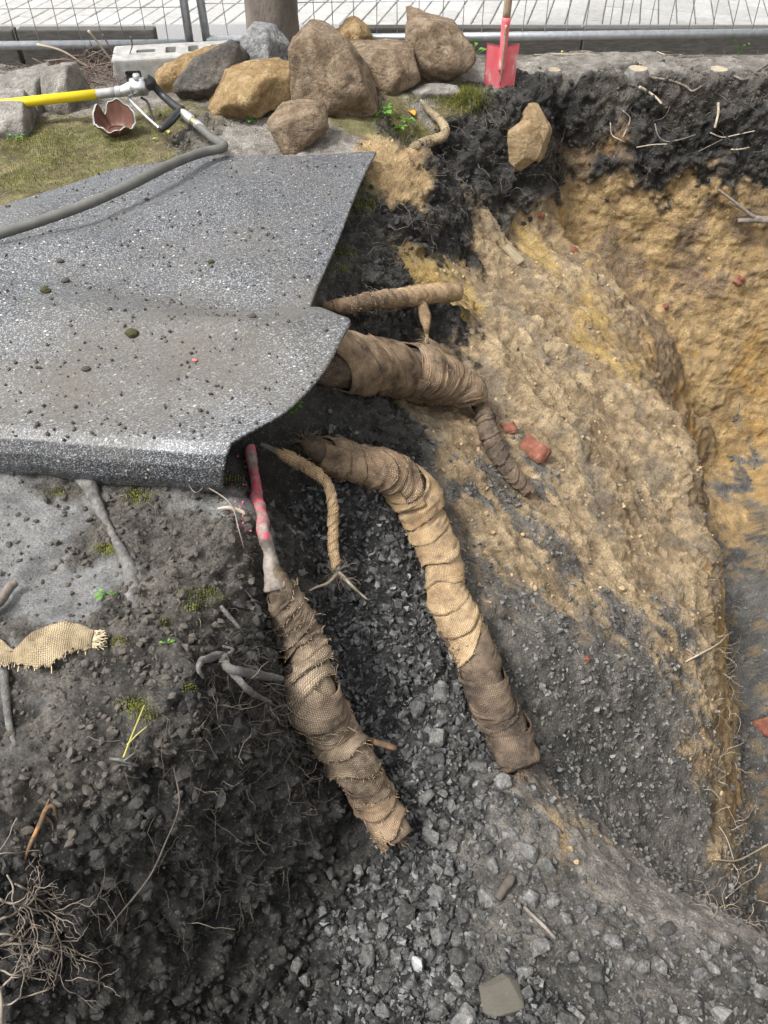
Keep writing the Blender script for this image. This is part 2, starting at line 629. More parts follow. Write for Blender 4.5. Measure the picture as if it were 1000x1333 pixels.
# what lies just beyond the ridge, out of the photograph, and under the photographer
for w in ((1.72, 2.75, -1.9), (1.68, 2.3, -1.95), (1.66, 1.9, -1.98), (1.64, 1.5, -2.0), (1.62, 1.1, -2.0), (1.55, .75, -2.0),
          (1.5, .35, -1.9), (1.3, .1, -1.5), (2.2, 1.2, -2.0), (2.4, 2.4, -2.0), (2.4, .3, -2.0), (3.0, 3.3, -1.95), (3.0, 1.5, -2.0),
          (3.0, .0, -2.0), (3.2, 4.25, 0), (3.0, 3.9, -.9), (2.6, 4.22, .02), (2.6, 3.6, -1.7), (3.9, 4.3, 0), (4.0, 2, -1.9),
          (0, -.2, -.7), (.5, -.25, -.85), (-.4, -.1, -.5), (-.9, .0, -.3), (-1.4, .4, -.12), (-1.6, 1.0, -.08), (-1.5, -.4, 0),
          (0, -.8, -.2), (1, -.7, -.6), (2, -.8, -1.2), (-2.2, 1, 0), (-2.2, 2.5, 0), (-2.4, 4, 0), (-1.8, 1.9, -.02), (-3, 2, 0),
          (-2.4, 0, 0), (0, 4.5, .0), (1.5, 4.45, .02), (-1.2, 4.45, .0), (2.6, 4.5, .0), (.95, .35, -.92), (.8, .1, -.8)):
    ctrl.append(Vector(w))
for x0, y, z in ((.80, 4.12, .02), (.84, 4.095, -.06), (.88, 4.075, -.20), (.93, 4.06, -.32), (1.0, 4.04, -.43), (1.2, 3.97, -.65), (1.38, 3.9, -.86), (1.6, 3.82, -1.07), (1.74, 3.75, -1.27), (1.84, 3.67, -1.5), (1.88, 3.59, -1.74), (1.95, 3.42, -1.93)):
    x = x0
    while x < 2.9:
        ctrl.append(Vector((x, y + .035 * math.sin(x * 3.1 + z * 4), z)))
        x += .14
CT = np.array([c[:] for c in ctrl], np.float64)


def rbf_fit(XY, Z, c=0.06, lam=2e-4):
    D = np.sqrt(((XY[:, None] - XY[None]) ** 2).sum(-1) + c * c)
    n = len(XY)
    A = np.zeros((n + 3, n + 3))
    A[:n, :n] = D - lam * np.eye(n) * 20
    A[:n, n] = 1
    A[:n, n + 1:] = XY
    A[n, :n] = 1
    A[n + 1:, :n] = XY.T
    return np.linalg.solve(A, np.r_[Z, 0, 0, 0])


RW = rbf_fit(CT[:, :2], CT[:, 2])
YN, YF = -1.0, 4.62


def base_z(X, Y):
    sh = X.shape
    X, Y = X.ravel(), Y.ravel()
    out = np.zeros(len(X))
    n = len(CT)
    for a in range(0, len(X), 60000):
        x, y = X[a:a + 60000, None].astype(np.float32), Y[a:a + 60000, None].astype(np.float32)
        D = np.sqrt((x - CT[None, :, 0].astype(np.float32)) ** 2 + (y - CT[None, :, 1].astype(np.float32)) ** 2 + 0.0036)
        out[a:a + 60000] = D @ RW[:n].astype(np.float32) + RW[n] + x[:, 0] * RW[n + 1] + y[:, 0] * RW[n + 2]
    out = np.where(out > .03, .03 + .025 * np.tanh((out - .03) / .025), out)
    s = X / (1 + 0.3 * Y)
    k = np.clip((1.9 - np.abs(s)) / 0.3, 0, 1) * np.clip((Y - YN) / 0.4, 0, 1) * np.clip((YF - Y) / 0.16, 0, 1)
    k = k * k * (3 - 2 * k)
    return (out * k).reshape(sh)


NR, NC = 880, 620
sj = np.concatenate([np.linspace(-1.9, -1.1, 36, endpoint=False), np.linspace(-1.1, 1.12, NC - 72, endpoint=False), np.linspace(1.12, 1.9, 36)])
M = 900
ys = np.linspace(YN, YF, M)
cs = np.linspace(-1.9, 1.9, 150)
GX = cs[None, :] * (1 + 0.3 * ys[:, None])
GY = np.repeat(ys[:, None], len(cs), 1)
GZ = base_z(GX, GY)
dl = np.sqrt(np.diff(GY, axis=0) ** 2 + np.diff(GZ, axis=0) ** 2)
dist = np.sqrt(GX[:-1] ** 2 + GY[:-1] ** 2 + (GZ[:-1] - CAMZ) ** 2)
wgt = np.where(GY[:-1] < 0.15, 0.15, 1.0)
cum = np.vstack([np.zeros(len(cs)), np.cumsum(dl * wgt / dist ** 0.8, axis=0)])
cum /= cum[-1]
ker = np.exp(-np.linspace(-2, 2, 9) ** 2)
ker /= ker.sum()
cum = np.stack([np.convolve(np.pad(r, 4, mode='edge'), ker, 'valid') for r in cum])
ti = np.linspace(0, 1, NR)
YR = np.stack([np.interp(ti, cum[:, j], ys) for j in range(len(cs))], 1)
Yg = np.stack([np.interp(sj, cs, YR[i]) for i in range(NR)])
Xg = sj[None, :] * (1 + 0.3 * Yg)
Zg = base_z(Xg, Yg)
TP = np.stack([Xg, Yg, Zg], -1)


def grid_normals(P):
    du = np.gradient(P, axis=1)
    dv = np.gradient(P, axis=0)
    N = np.cross(du, dv)
    return N / (np.linalg.norm(N, axis=-1)[..., None] + 1e-12)


def project(P):
    """world -> photograph pixels (x, y, depth)"""
    x, y, z = P[:, 0], P[:, 1], P[:, 2] - CAMZ
    d = y * CP - z * SP
    u = y * SP + z * CP
    d = np.where(d < 0.05, 0.05, d)
    return np.stack([500 + FPX * x / d, 666.5 - FPX * u / d, d], 1)


class Hit:
    def __init__(self, P, N):
        self.P, self.N = P, N
        self.S = project(P)

    def __call__(self, px, py, tol=5.0):
        while True:
            m = np.where((np.abs(self.S[:, 0] - px) < tol) & (np.abs(self.S[:, 1] - py) < tol))[0]
            if len(m):
                break
            tol *= 1.8
        d = self.S[m, 2]
        near = m[d < d.min() + 0.06 + 0.01 * tol]
        e = (self.S[near, 0] - px) ** 2 + (self.S[near, 1] - py) ** 2
        k = near[np.argmin(e)]
        return Vector(self.P[k]), Vector(self.N[k])


TN = grid_normals(TP)
hit0 = Hit(TP.reshape(-1, 3), TN.reshape(-1, 3))

# ground kinds at points read off the photograph
# B black soil, D dark top soil, G grey stony dirt, W wet dark stone bed, S pale sand, O ochre wall, K pale clay film, Mo mossy, T dry grey top, F tan fibre, P pit floor, Y yellow sand, R reddish brown
SEEDS = '''
Mo 20 185;Mo 90 190;Mo 160 190;Mo 60 240;Mo 10 240;T 30 110;T 110 100;T 190 120;D 240 175;Mo 215 165;T 320 185;T 430 185;Mo 480 165;Mo 530 160;Mo 580 130;T 560 118;T 620 95;T 690 85;T 760 88;T 860 88;T 960 85;T 1000 90;T 500 70;T 800 75;T 920 70;T 400 190;F 515 205;F 500 225;F 525 232;Mo 470 250;D 500 170
D 100 400;D 300 400;D 200 300;D 100 550;D 380 450
B 560 200;B 600 180;B 640 160;B 620 230;B 570 250;B 530 270;B 500 290;B 470 320;B 540 310;B 590 270;B 640 255;B 450 370;B 500 360;B 570 300;B 480 260;B 700 130;B 690 225;B 720 215
B 760 130;D 800 135;B 830 150;D 900 145;B 980 160;B 760 170;B 840 170;B 860 180;B 930 175;B 960 185;B 780 215;B 860 220;B 960 222;B 1000 215;R 750 192;R 795 195;B 860 200;B 910 205;B 830 210;B 730 150;D 820 120;D 930 125;D 990 120;D 880 120
O 760 255;O 820 262;O 900 258;O 980 262;O 760 300;O 850 310;O 930 320;O 990 330;O 870 380;O 950 400;O 1000 430;O 900 450;O 960 480;O 930 520;O 985 540;R 820 340;R 900 360;R 860 430;O 940 570;O 1000 590;R 980 300;R 900 300
S 640 300;S 700 280;S 680 340;S 620 370;S 740 350;S 660 400;S 720 420;S 780 440;S 620 430;S 700 480;S 760 500;S 820 520;S 660 520;S 740 560;S 820 580;S 870 560;S 600 560;S 640 620;S 720 640;S 800 640;S 870 640;S 560 540;S 600 600;S 590 480;S 660 680;S 740 690;S 820 690;S 890 680;S 910 740;S 850 740;S 620 660;Y 580 352;Y 770 420;Y 780 455;Y 560 365;S 900 600;S 640 740;S 790 740;S 880 860;S 905 800;Y 700 330;S 640 340
B 500 400;B 530 420;B 470 520;B 510 540;B 440 520;B 480 570;B 590 420
G 560 590;G 600 640;G 740 740;G 660 760;G 720 800;G 800 800;G 760 860;G 840 860;G 900 900;G 720 900;G 800 930;G 870 960;G 760 980;G 840 1020;G 900 1050;G 820 1080;G 900 1130;G 930 1170;G 860 1130;G 700 860;G 620 740;S 760 770;S 850 790;S 700 740;S 925 1000;S 915 900;S 935 1100;G 700 700;G 680 620;G 880 820
T 690 1068;S 730 1087;T 780 1125;G 660 1070;G 720 1110;T 840 1165;T 900 1185;T 960 1212;G 700 1120;G 780 1180;G 860 1230;G 950 1280;G 760 1280;G 650 1200;G 860 1310;G 1000 1300;T 1000 1240
W 450 600;W 480 650;W 440 700;W 400 660;W 470 720;W 520 780;W 480 800;W 540 860;W 500 900;W 560 950;W 530 1000;W 590 1030;W 560 1100;W 620 1120;W 600 1200;W 540 1200;W 560 1280;W 640 1280;W 480 1250;W 500 660;W 520 720;W 580 900;W 440 860
B 420 1080;B 450 1150;B 400 1200;B 440 1260;B 380 1280;B 300 1320;B 350 1120
B 330 850;B 340 950;B 380 980;B 250 1000;B 150 1080;B 280 1080;B 60 1150;B 160 1180;B 260 1180;B 60 1260;B 150 1280;B 240 1280;B 330 1200;B 20 1320;D 40 1000;D 120 960;D 200 930;D 60 920;B 240 900
D 60 640;D 150 680;D 220 640;D 250 700;D 300 690;D 200 760;D 150 820;D 240 820;D 100 870;D 50 890;D 290 800;B 310 850;D 200 880;D 130 720
K 20 650;K 60 665;K 30 700;K 50 740;K 80 790;K 20 740;K 60 770;K 285 655;D 100 730;D 110 690;D 75 720;K 45 920;K 15 960;K 25 690
B 380 580;B 330 620;B 350 650
P 970 640;P 990 700;P 960 740;P 1000 780;P 975 830;P 1000 900;P 985 960;P 1000 1050;P 985 1120;P 1000 1190;P 970 600;O 945 600;O 1000 640;O 960 680
'''
CLS = ['B', 'D', 'G', 'W', 'S', 'O', 'K', 'Mo', 'T', 'F', 'P', 'Y', 'R']
C1 = dict(B=(.013, .0125, .0118), D=(.034, .031, .026), G=(.052, .050, .046), W=(.014, .014, .014), S=(.195, .138, .080), O=(.28, .188, .084),
          K=(.13, .13, .13), Mo=(.105, .085, .043), T=(.17, .156, .138), F=(.26, .175, .085), P=(.062, .062, .061), Y=(.33, .22, .075), R=(.16, .112, .066))
C2 = dict(B=(.052, .049, .045), D=(.150, .136, .117), G=(.172, .158, .138), W=(.05, .05, .049), S=(.43, .325, .195), O=(.47, .335, .165),
          K=(.25, .25, .245), Mo=(.21, .18, .085), T=(.36, .33, .295), F=(.42, .30, .155), P=(.15, .146, .136), Y=(.45, .32, .125), R=(.25, .175, .11))
AMP = dict(B=.030, D=.020, G=.012, W=.022, S=.018, O=.013, K=.009, Mo=.010, T=.010, F=.010, P=.012, Y=.012, R=.016)
CLOD = dict(B=.022, D=.014, G=.007, W=.016, S=.005, O=.003, K=.0, Mo=.004, T=.004, F=.006, P=.006, Y=.004, R=.004)
WET = dict(B=.45, D=.12, G=.10, W=.95, S=.0, O=.05, K=.30, Mo=.0, T=.0, F=.0, P=.1, Y=.0, R=.0)
GRIT = dict(B=.45, D=.5, G=.7, W=.5, S=.18, O=.12, K=.0, Mo=.5, T=.8, F=.3, P=.6, Y=.1, R=.5)
sp, sc = [], []
for t in SEEDS.replace('\n', ';').split(';'):
    if t.strip():
        k, px, py = t.split()
        P, _ = hit0(float(px), float(py))
        sp.append(P[:])
        sc.append(CLS.index(k))
for w, k in (((-2, 0, 0), 'D'), ((-2.5, 2, 0), 'D'), ((-2.2, 4, 0), 'T'), ((2.6, 4.4, 0), 'T'), ((2.6, 3.9, -.8), 'O'), ((2.6, 2, -2), 'P'), ((2.6, .3, -2), 'P'),
             ((0, -.5, -.4), 'B'), ((1, -.5, -.7), 'G'), ((1.55, 1.8, -1.5), 'O'), ((1.55, 1.3, -1.6), 'O'), ((1.6, 2.2, -1.5), 'O')):
    sp.append(w)
    sc.append(CLS.index(k))
sp = np.array(sp, np.float32)
sc = np.array(sc)
FP = TP.reshape(-1, 3).astype(np.float32)
warp = np.stack([fbm(FP, 5, 4, 0.6, 40), fbm(FP, 5, 4, 0.6, 50), fbm(FP, 5, 4, 0.6, 60)], 1) * np.float32(0.16)
sq_ = np.stack([FP[:, 0] * .9 - FP[:, 1] * .5, FP[:, 0] * 4.5 + FP[:, 1] * 8.0, FP[:, 2] * 3], 1).astype(np.float32)
stw = fbm(sq_, 1.5, 4, .6, 170) * np.clip((FP[:, 0] - .1) * 3, 0, 1) * np.clip((3.9 - FP[:, 1]) * 3, 0, 1)
QP = FP + warp + stw[:, None] * np.array([.30, -.17, -.17], np.float32)
W = np.zeros((len(FP), len(CLS)), np.float32)
ONE = np.eye(len(CLS), dtype=np.float32)[sc]
s2 = (sp ** 2).sum(1)
for a in range(0, len(FP), 40000):
    q = QP[a:a + 40000]
    d2 = (q ** 2).sum(1)[:, None] + s2[None] - 2 * q @ sp.T
    w = 1 / (np.maximum(d2, 0) + 0.0012) ** 3
    W[a:a + 40000] = w @ ONE
W /= W.sum(1)[:, None]
nf = np.stack([fbm(FP, 19, 5, .68, 140), fbm(FP, 19, 5, .68, 150), fbm(FP, 19, 5, .68, 160)], 1)
mixdir = np.random.default_rng(5).normal(size=(3, len(CLS))).astype(np.float32)
mixdir /= np.linalg.norm(mixdir, axis=0)[None]
LW = 1.25 * np.log(W + 1e-7) + 6.0 * (nf @ mixdir)
W = np.exp(LW - LW.max(1)[:, None])
W /= W.sum(1)[:, None]

nA = fbm(FP, 9, 5, 0.58, 1)
nB = fbm(FP, 32, 4, 0.6, 2)
nC = fbm(FP, 3.2, 3, 0.5, 3)
rid = fbm(FP, 16, 3, 0.55, 4, ridge=True)
wd, wv = worley(FP + warp * 0.25, 26, 7)
wd2, wv2 = worley(FP + warp * 0.1, 58, 9)
wd3, wv3 = worley(FP + warp * 0.35, 10.5, 13)
# rills down the sand slope / digger streaks on the wall
D1 = FP * np.array([2.2, 2.2, 2.2], np.float32) + np.stack([FP[:, 1] * 9 - FP[:, 0] * 3, FP[:, 0] * 0, FP[:, 2] * 3], 1).astype(np.float32)
rill = fbm(D1, 1.3, 4, 0.55, 21)
D2 = FP * np.array([3, 3, 26], np.float32) + np.stack([FP[:, 0] * 0, FP[:, 0] * 0, FP[:, 0] * 6], 1).astype(np.float32)
strk = fbm(D2, 1.0, 4, 0.55, 25)


def mixv(d):
    return W @ np.array([d[c] for c in CLS], np.float32)


amp, clod, wet, grit = mixv(AMP), mixv(CLOD), mixv(WET), mixv(GRIT)
wS = W[:, CLS.index('S')] + W[:, CLS.index('Y')]
wO = W[:, CLS.index('O')] + W[:, CLS.index('R')]
wBk = W[:, CLS.index('B')]
disp = amp * (1.3 * nA + 0.5 * nB) + clod * (0.9 - 1.5 * wd) * (0.3 + 1.2 * wv) + clod * 0.55 * (0.8 - 1.4 * wd2) * wv2
disp += wS * (0.034 * rill + 0.03 * stw) + wO * (0.009 * strk + 0.007 * rid + .035 * nC) + (wBk + .35 * W[:, CLS.index('D')]) * (0.016 * rid + .062 * (.75 - 1.3 * wd3) * (.2 + wv3)) + wO * .014 * (wv3 - .5) * np.clip(1.2 - 1.6 * wd3, 0, 1) + (.4 * wS + .5 * wO + wBk) * .006 * fbm(FP, 48, 3, .6, 45, ridge=True)
face_n = TN.reshape(-1, 3).astype(np.float32)
fade = np.clip((1.85 - np.abs(FP[:, 0] / (1 + 0.3 * FP[:, 1]))) / 0.2, 0, 1) * np.clip((YF - FP[:, 1]) / 0.2, 0, 1) * np.clip((FP[:, 1] - YN) / 0.2, 0, 1)
under_mat = np.clip((0.0 - FP[:, 0]) / 0.25, 0, 1) * np.clip((FP[:, 1] - 1.42) / 0.1, 0, 1) * np.clip((3.3 - FP[:, 1]) / 0.1, 0, 1) * (FP[:, 0] > -1.9)
disp = disp * fade * (1 - 0.85 * under_mat)
DP = FP + face_n * disp[:, None]
TN = grid_normals(DP.reshape(NR, NC, 3))
DN = TN.reshape(-1, 3).astype(np.float32)

tn = np.clip(0.45 + 1.0 * nB + 0.75 * nA + 0.35 * nC, 0, 1)[:, None]
c1 = np.array([C1[c] for c in CLS], np.float32)
c2 = np.array([C2[c] for c in CLS], np.float32)
TC = (W @ c1) * (1 - tn) + (W @ c2) * tn
# orange and grey lenses in the wall, fines washed over the sand, green film on the mossy ground
lens = np.clip((strk - 0.05) * 4, 0, 1) * wO
TC = TC * (1 - 0.3 * lens[:, None]) + np.array([.26, .195, .12], np.float32) * 0.3 * lens[:, None]
D3 = FP * np.array([14, 6, 2.5], np.float32)
smr = np.clip((fbm(D3, 1.0, 4, .6, 33) - .12) * 4, 0, 1) * wO
TC = TC * (1 - 0.5 * smr[:, None]) + np.array([.21, .155, .095], np.float32) * 0.5 * smr[:, None]
ora = np.clip((fbm(FP, 4.5, 4, 0.6, 31) - 0.12) * 5, 0, 1) * wO
TC = TC * (1 - 0.5 * ora[:, None]) + np.array([.42, .24, .06], np.float32) * 0.5 * ora[:, None]
wash = np.clip((fbm(FP, 7, 5, 0.65, 35) - 0.08) * 5, 0, 1) * wS
TC = TC * (1 - 0.6 * wash[:, None]) + np.array([.17, .145, .11], np.float32) * 0.6 * wash[:, None]
grn = np.clip((fbm(FP, 11, 4, 0.6, 37) - 0.0) * 5, 0, 1) * W[:, CLS.index('Mo')]
TC = TC * (1 - 0.4 * grn[:, None]) + np.array([.14, .145, .04], np.float32) * 0.4 * grn[:, None]
fl = np.clip((fbm(FP, 14, 4, 0.6, 39) - 0.1) * 6, 0, 1) * W[:, CLS.index('P')]
TC = TC * (1 - 0.6 * fl[:, None]) + np.array([.30, .21, .10], np.float32) * 0.6 * fl[:, None]
TC *= (0.85 + 0.3 * wv[:, None])
wet = np.clip(wet + 0.35 * wet * nA, 0, 1)
me = new_mesh('terrain', DP, grid_faces(NR, NC), True, None, dict(Col=TC, wet=wet, grit=grit), [M_EARTH])
terrain = tag(obj('terrain', me), 'excavated bank of black topsoil, ochre sand and dark gravel', None, None, 'structure')
hit = Hit(DP, DN)
CLASS = np.argmax(W, 1)
AREA = np.linalg.norm(np.cross(np.gradient(DP.reshape(NR, NC, 3), axis=0), np.gradient(DP.reshape(NR, NC, 3), axis=1)), axis=-1).ravel()
SPX = hit.S
INFRAME = (SPX[:, 0] > -120) & (SPX[:, 0] < 1120) & (SPX[:, 1] > -60) & (SPX[:, 1] < 1420)


def in_poly(poly, S=None):
    S = SPX if S is None else S
    x, y = S[:, 0], S[:, 1]
    ins = np.zeros(len(S), bool)
    n = len(poly)
    for i in range(n):
        x0, y0 = poly[i]
        x1, y1 = poly[(i + 1) % n]
        c = ((y0 > y) != (y1 > y)) & (x < (x1 - x0) * (y - y0) / (y1 - y0 + 1e-9) + x0)
        ins ^= c
    return ins


def scatter(n, wts):
    p = AREA * wts
    idx = RNG.choice(len(p), n, p=p / p.sum())
    return idx


def lift(px, py, l):
    P, N = hit(px, py)
    d = ray(px, py)
    return P - d.normalized() * l
# ------------------------------------------------------------------ wide ground, paving beyond the fence
M_GROUND = simple_mat('dry_ground', [(.3, (.16, .145, .13)), (.7, (.28, .26, .235))], 14, 0.95, 0.6, 60, 0.01)
M_GRANITE = simple_mat('granite_strip', [(.35, (.13, .13, .13)), (.5, (.24, .24, .24)), (.65, (.36, .36, .355))], 160, 0.8, 0.5, 220, 0.004)
M_BRICKP = simple_mat('paving_brick', [(.3, (.30, .295, .285)), (.7, (.40, .395, .38))], 30, 0.85, 0.3, 160, 0.002, rnd=0.10)
M_JOINT = simple_mat('joint_sand', [(.3, (.09, .085, .078)), (.7, (.15, .14, .13))], 60, 0.95, 0.4, 150, 0.003)
M_EDGE = simple_mat('weathered_edging', [(.3, (.060, .056, .050)), (.7, (.13, .122, .112))], 18, 0.9, 0.5, 90, 0.004, streak=(1, 6, 6))
M_CONC = simple_mat('concrete', [(.3, (.22, .217, .205)), (.55, (.33, .325, .31)), (.7, (.40, .392, .375))], 25, 0.9, 0.4, 140, 0.003)
M_GALV = simple_mat('galvanised_steel', [(.3, (.34, .36, .38)), (.7, (.50, .52, .54))], 40, 0.42, 0.1, 90, 0.001, metal=0.75)

ci = [(sj[0] * (1 + .3 * YN), YN), (sj[-1] * (1 + .3 * YN), YN), (sj[-1] * (1 + .3 * YF), YF), (sj[0] * (1 + .3 * YF), YF)]
co = [(-300, -300), (300, -300), (300, 300), (-300, 300)]
Vg = [(x, y, 0.0) for x, y in ci] + [(x, y, 0.0) for x, y in co]
Fg = [(0, 4, 5, 1), (1, 5, 6, 2), (2, 6, 7, 3), (3, 7, 4, 0)]
tag(obj('ground', new_mesh('ground', Vg, Fg, False, mats=[M_GROUND])), 'dry grey ground around the dig', None, None, 'structure')


def brick_field_mat():
    m, nt, b = material('paving_far')
    tc = nd(nt, 'ShaderNodeTexCoord')
    mp = nd(nt, 'ShaderNodeMapping')
    mp.inputs['Rotation'].default_value = (0, 0, math.radians(90 + 14))
    nt.links.new(tc.outputs['Object'], mp.inputs[0])
    br = nd(nt, 'ShaderNodeTexBrick')
    for k, v in (('Color1', (.31, .305, .295, 1)), ('Color2', (.38, .375, .36, 1)), ('Mortar', (.13, .12, .11, 1))):
        br.inputs[k].default_value = v
    for k, v in (('Scale', 1.0), ('Mortar Size', 0.004), ('Brick Width', 0.21), ('Row Height', 0.105)):
        br.inputs[k].default_value = v
    nt.links.new(mp.outputs[0], br.inputs['Vector'])
    nt.links.new(br.outputs['Color'], b.inputs['Base Color'])
    b.inputs['Roughness'].default_value = 0.85
    bp = nd(nt, 'ShaderNodeBump', i_Strength=0.5, i_Distance=0.004, invert=True)
    nt.links.new(br.outputs['Fac'], bp.inputs['Height'])
    nt.links.new(bp.outputs[0], b.inputs['Normal'])
    return m


PAVZ = 0.035
PV0 = 4.98
pave = obj('pavement', box_mesh('pavement', 60, 0.84, 0.04, M_JOINT), loc=(0, PV0 + 0.45, PAVZ - 0.008 - 0.02))
tag(pave, 'pale paving bricks of the footpath behind the fence', None, None, 'structure')
far = obj('pavement_far', new_mesh('pavement_far', [(-120, PV0 + 0.87, PAVZ - .001), (120, PV0 + 0.87, PAVZ - .001), (120, 60, PAVZ - .001), (-120, 60, PAVZ - .001)], [(0, 1, 2, 3)], False, mats=[brick_field_mat()]))
tag(far, 'footpath of pale bricks running on into the distance', None, None, 'structure')
strip = obj('gutter_strip', box_mesh('gutter_strip', 60, PV0 + .03 - 4.70, 0.10, M_GRANITE), loc=(0, (PV0 + .03 + 4.70) / 2, -0.009))
tag(strip, 'grey granite gutter strip along the footpath', None, None, 'structure')
pb = box_mesh('paving_brick', 0.202, 0.098, 0.045, M_BRICKP, 0.004, 1)
ang = math.radians(90 - 14)
ca, sa = math.cos(ang), math.sin(ang)
cnt = 0
bricks = []
for r in range(-60, 60):
    for c in range(-8, 40):
        u, v = (c + 0.5 * (r % 2)) * 0.208, r * 0.104
        x, y = u * ca - v * sa, PV0 + u * sa + v * ca
        hx = 0.5 * (0.202 * abs(ca) + 0.098 * abs(sa))
        hy = 0.5 * (0.202 * abs(sa) + 0.098 * abs(ca))
        if PV0 - hy * .9 < y < PV0 + 0.87 - hy + 0.012 and -3.1 < x < 3.1:
            bricks.append((abs(x), x, y))
bricks.sort()
for _, x, y in bricks[:300]:
    b_ = obj('paving_brick', pb, pave)
    b_.location = (x, y - (PV0 + 0.45), 0.008 + 0.02 - 0.0225 + random.uniform(-.0015, .0015))
    b_.rotation_euler = (random.uniform(-.006, .006), random.uniform(-.006, .006), ang + random.uniform(-.012, .012))

# ------------------------------------------------------------------ low edging along the footpath
def edging(name, p0, p1, h, w, label, group):
    d = (p1 - p0)
    L = d.length
    me = box_mesh(name, L, w, h + 0.1, M_EDGE, 0.008, 2, 0.0015, int(L * 100))
    o = obj(name, me, loc=((p0 + p1) / 2 + Vector((0, 0, h / 2 - 0.05))), rot=(0, 0, math.atan2(d.y, d.x)))
    return tag(o, label, 'edging', group)


gE = 'dark edging blocks along the footpath'
edging('edging_block', Vector((-2.95, 4.47, 0)), Vector((-1.885, 4.475, 0)), .165, .07, 'dark weathered edging block cut off by the left border of the photo', gE)
edging('edging_block', Vector((-1.865, 4.475, 0)), Vector((-1.17, 4.48, 0)), .165, .07, 'dark weathered edging block behind the twig pile at the left', gE)
edging('edging_block', Vector((-.24, 4.655, 0)), Vector((1.05, 4.65, 0)), .125, .06, 'low dark edging block behind the boulders and the red shovel', gE)
edging('edging_block', Vector((1.056, 4.65, 0)), Vector((2.6, 4.65, 0)), .125, .06, 'low dark edging block behind the two cut stumps', gE)

# ------------------------------------------------------------------ mesh fence panels on a concrete foot
def cyl_path_obj(name, pts, r, m, parent, sides=12):
    V, F, uv = tube(np.array([p[:] for p in pts]), r, sides)
    return child(name, new_mesh(name, V, F, True, mats=[m]), parent)


def fence_panel(A, B, H, z0, lean, label, first):
    """A, B: bottom corners (posts); lean: top offset vector"""
    root = empty('mesh_fence', ((A + B) / 2).to_tuple(), label, 'fence', 'mesh fence panels')
    root.location.z = 0
    up = Vector((lean[0], lean[1], H))
    up0 = Vector((A.x, A.y, z0))
    b0 = Vector((B.x, B.y, z0))
    cyl_path_obj('post', [Vector((A.x, A.y, 0.03)), up0 + up], 0.021, M_GALV, root)
    cyl_path_obj('post', [Vector((B.x, B.y, 0.03)), b0 + up], 0.021, M_GALV, root)
    cyl_path_obj('bottom_rail', [up0, b0], 0.021, M_GALV, root)
    cyl_path_obj('top_rail', [up0 + up, b0 + up], 0.021, M_GALV, root)
    L = (b0 - up0).length
    n = int(L / 0.105)
    d = (b0 - up0)
    rr = random.Random(first)
    for i in range(1, n):
        p = up0 + d * (i / n)
        q = p + up + Vector((rr.gauss(0, .012), rr.gauss(0, .02), 0))
        p = p + Vector((rr.gauss(0, .006), -0.004, 0))
        mid = (p + q) / 2 + Vector((rr.gauss(0, .012), rr.gauss(0, .015), 0))
        C = spline([p[:], (p * .75 + q * .25 + Vector((rr.gauss(0, .006), 0, 0)))[:], mid[:], q[:]], 7)
        V, F, uv = tube(C, 0.0021, 5)
        child('vertical_wire', new_mesh('vertical_wire', V, F, True, mats=[M_GALV]), root)
    k = 0
    z = 0.16
    while z < H - 0.1:
        V, F, uv = tube(np.array([(up0 + up * (z / H))[:], (b0 + up * (z / H))[:]]) + np.array([0, -0.006, 0]), 0.0021, 5)
        child('horizontal_wire', new_mesh('horizontal_wire', V, F, True, mats=[M_GALV]), root)
        z += 0.26
    return root


fence_panel(Vector((-4.3, 4.28, 0)), Vector((-.985, 4.40, 0)), 1.95, .115, (0.02, .05), 'galvanised mesh fence panel left of the concrete foot', 3)
fence_panel(Vector((-.90, 4.42, 0)), Vector((2.55, 4.56, 0)), 1.95, .125, (-.03, .04), 'galvanised mesh fence panel running behind the boulders and red shovel', 5)

def cut_boxes(me, boxes):
    """me minus a list of (centre, size) boxes"""
    o = bpy.data.objects.new('tmp', me)
    COL.objects.link(o)
    tmp = []
    for i, (c, z) in enumerate(boxes):
        k = bpy.data.objects.new('tmp_cut', box_mesh('tmp_cut', z[0], z[1], z[2], M_CONC, .006, 2))
        k.location = c
        COL.objects.link(k)
        md = o.modifiers.new('b%d' % i, 'BOOLEAN')
        md.operation = 'DIFFERENCE'
        md.object = k
        tmp.append(k)
    dg = bpy.context.evaluated_depsgraph_get()
    res = bpy.data.meshes.new_from_object(o.evaluated_get(dg))
    for k in tmp + [o]:
        bpy.data.objects.remove(k)
    return res


foot_me = cut_boxes(box_mesh('concrete_block', .60, .22, .13, M_CONC, .014, 3), [((x, 0, .06), (.05, .09, .09)) for x in (-.02, .09, .2)] + [((-.21, -.09, -.012), (.075, .10, .05)), ((-.14, 0, .06), (.09, .045, .09))])
foot = obj('concrete_block', foot_me, loc=(-1.03, 4.25, .067), rot=(0, 0, .17))
tag(foot, 'pale concrete block with slots holding the fence posts behind the tan boulders', 'concrete block')

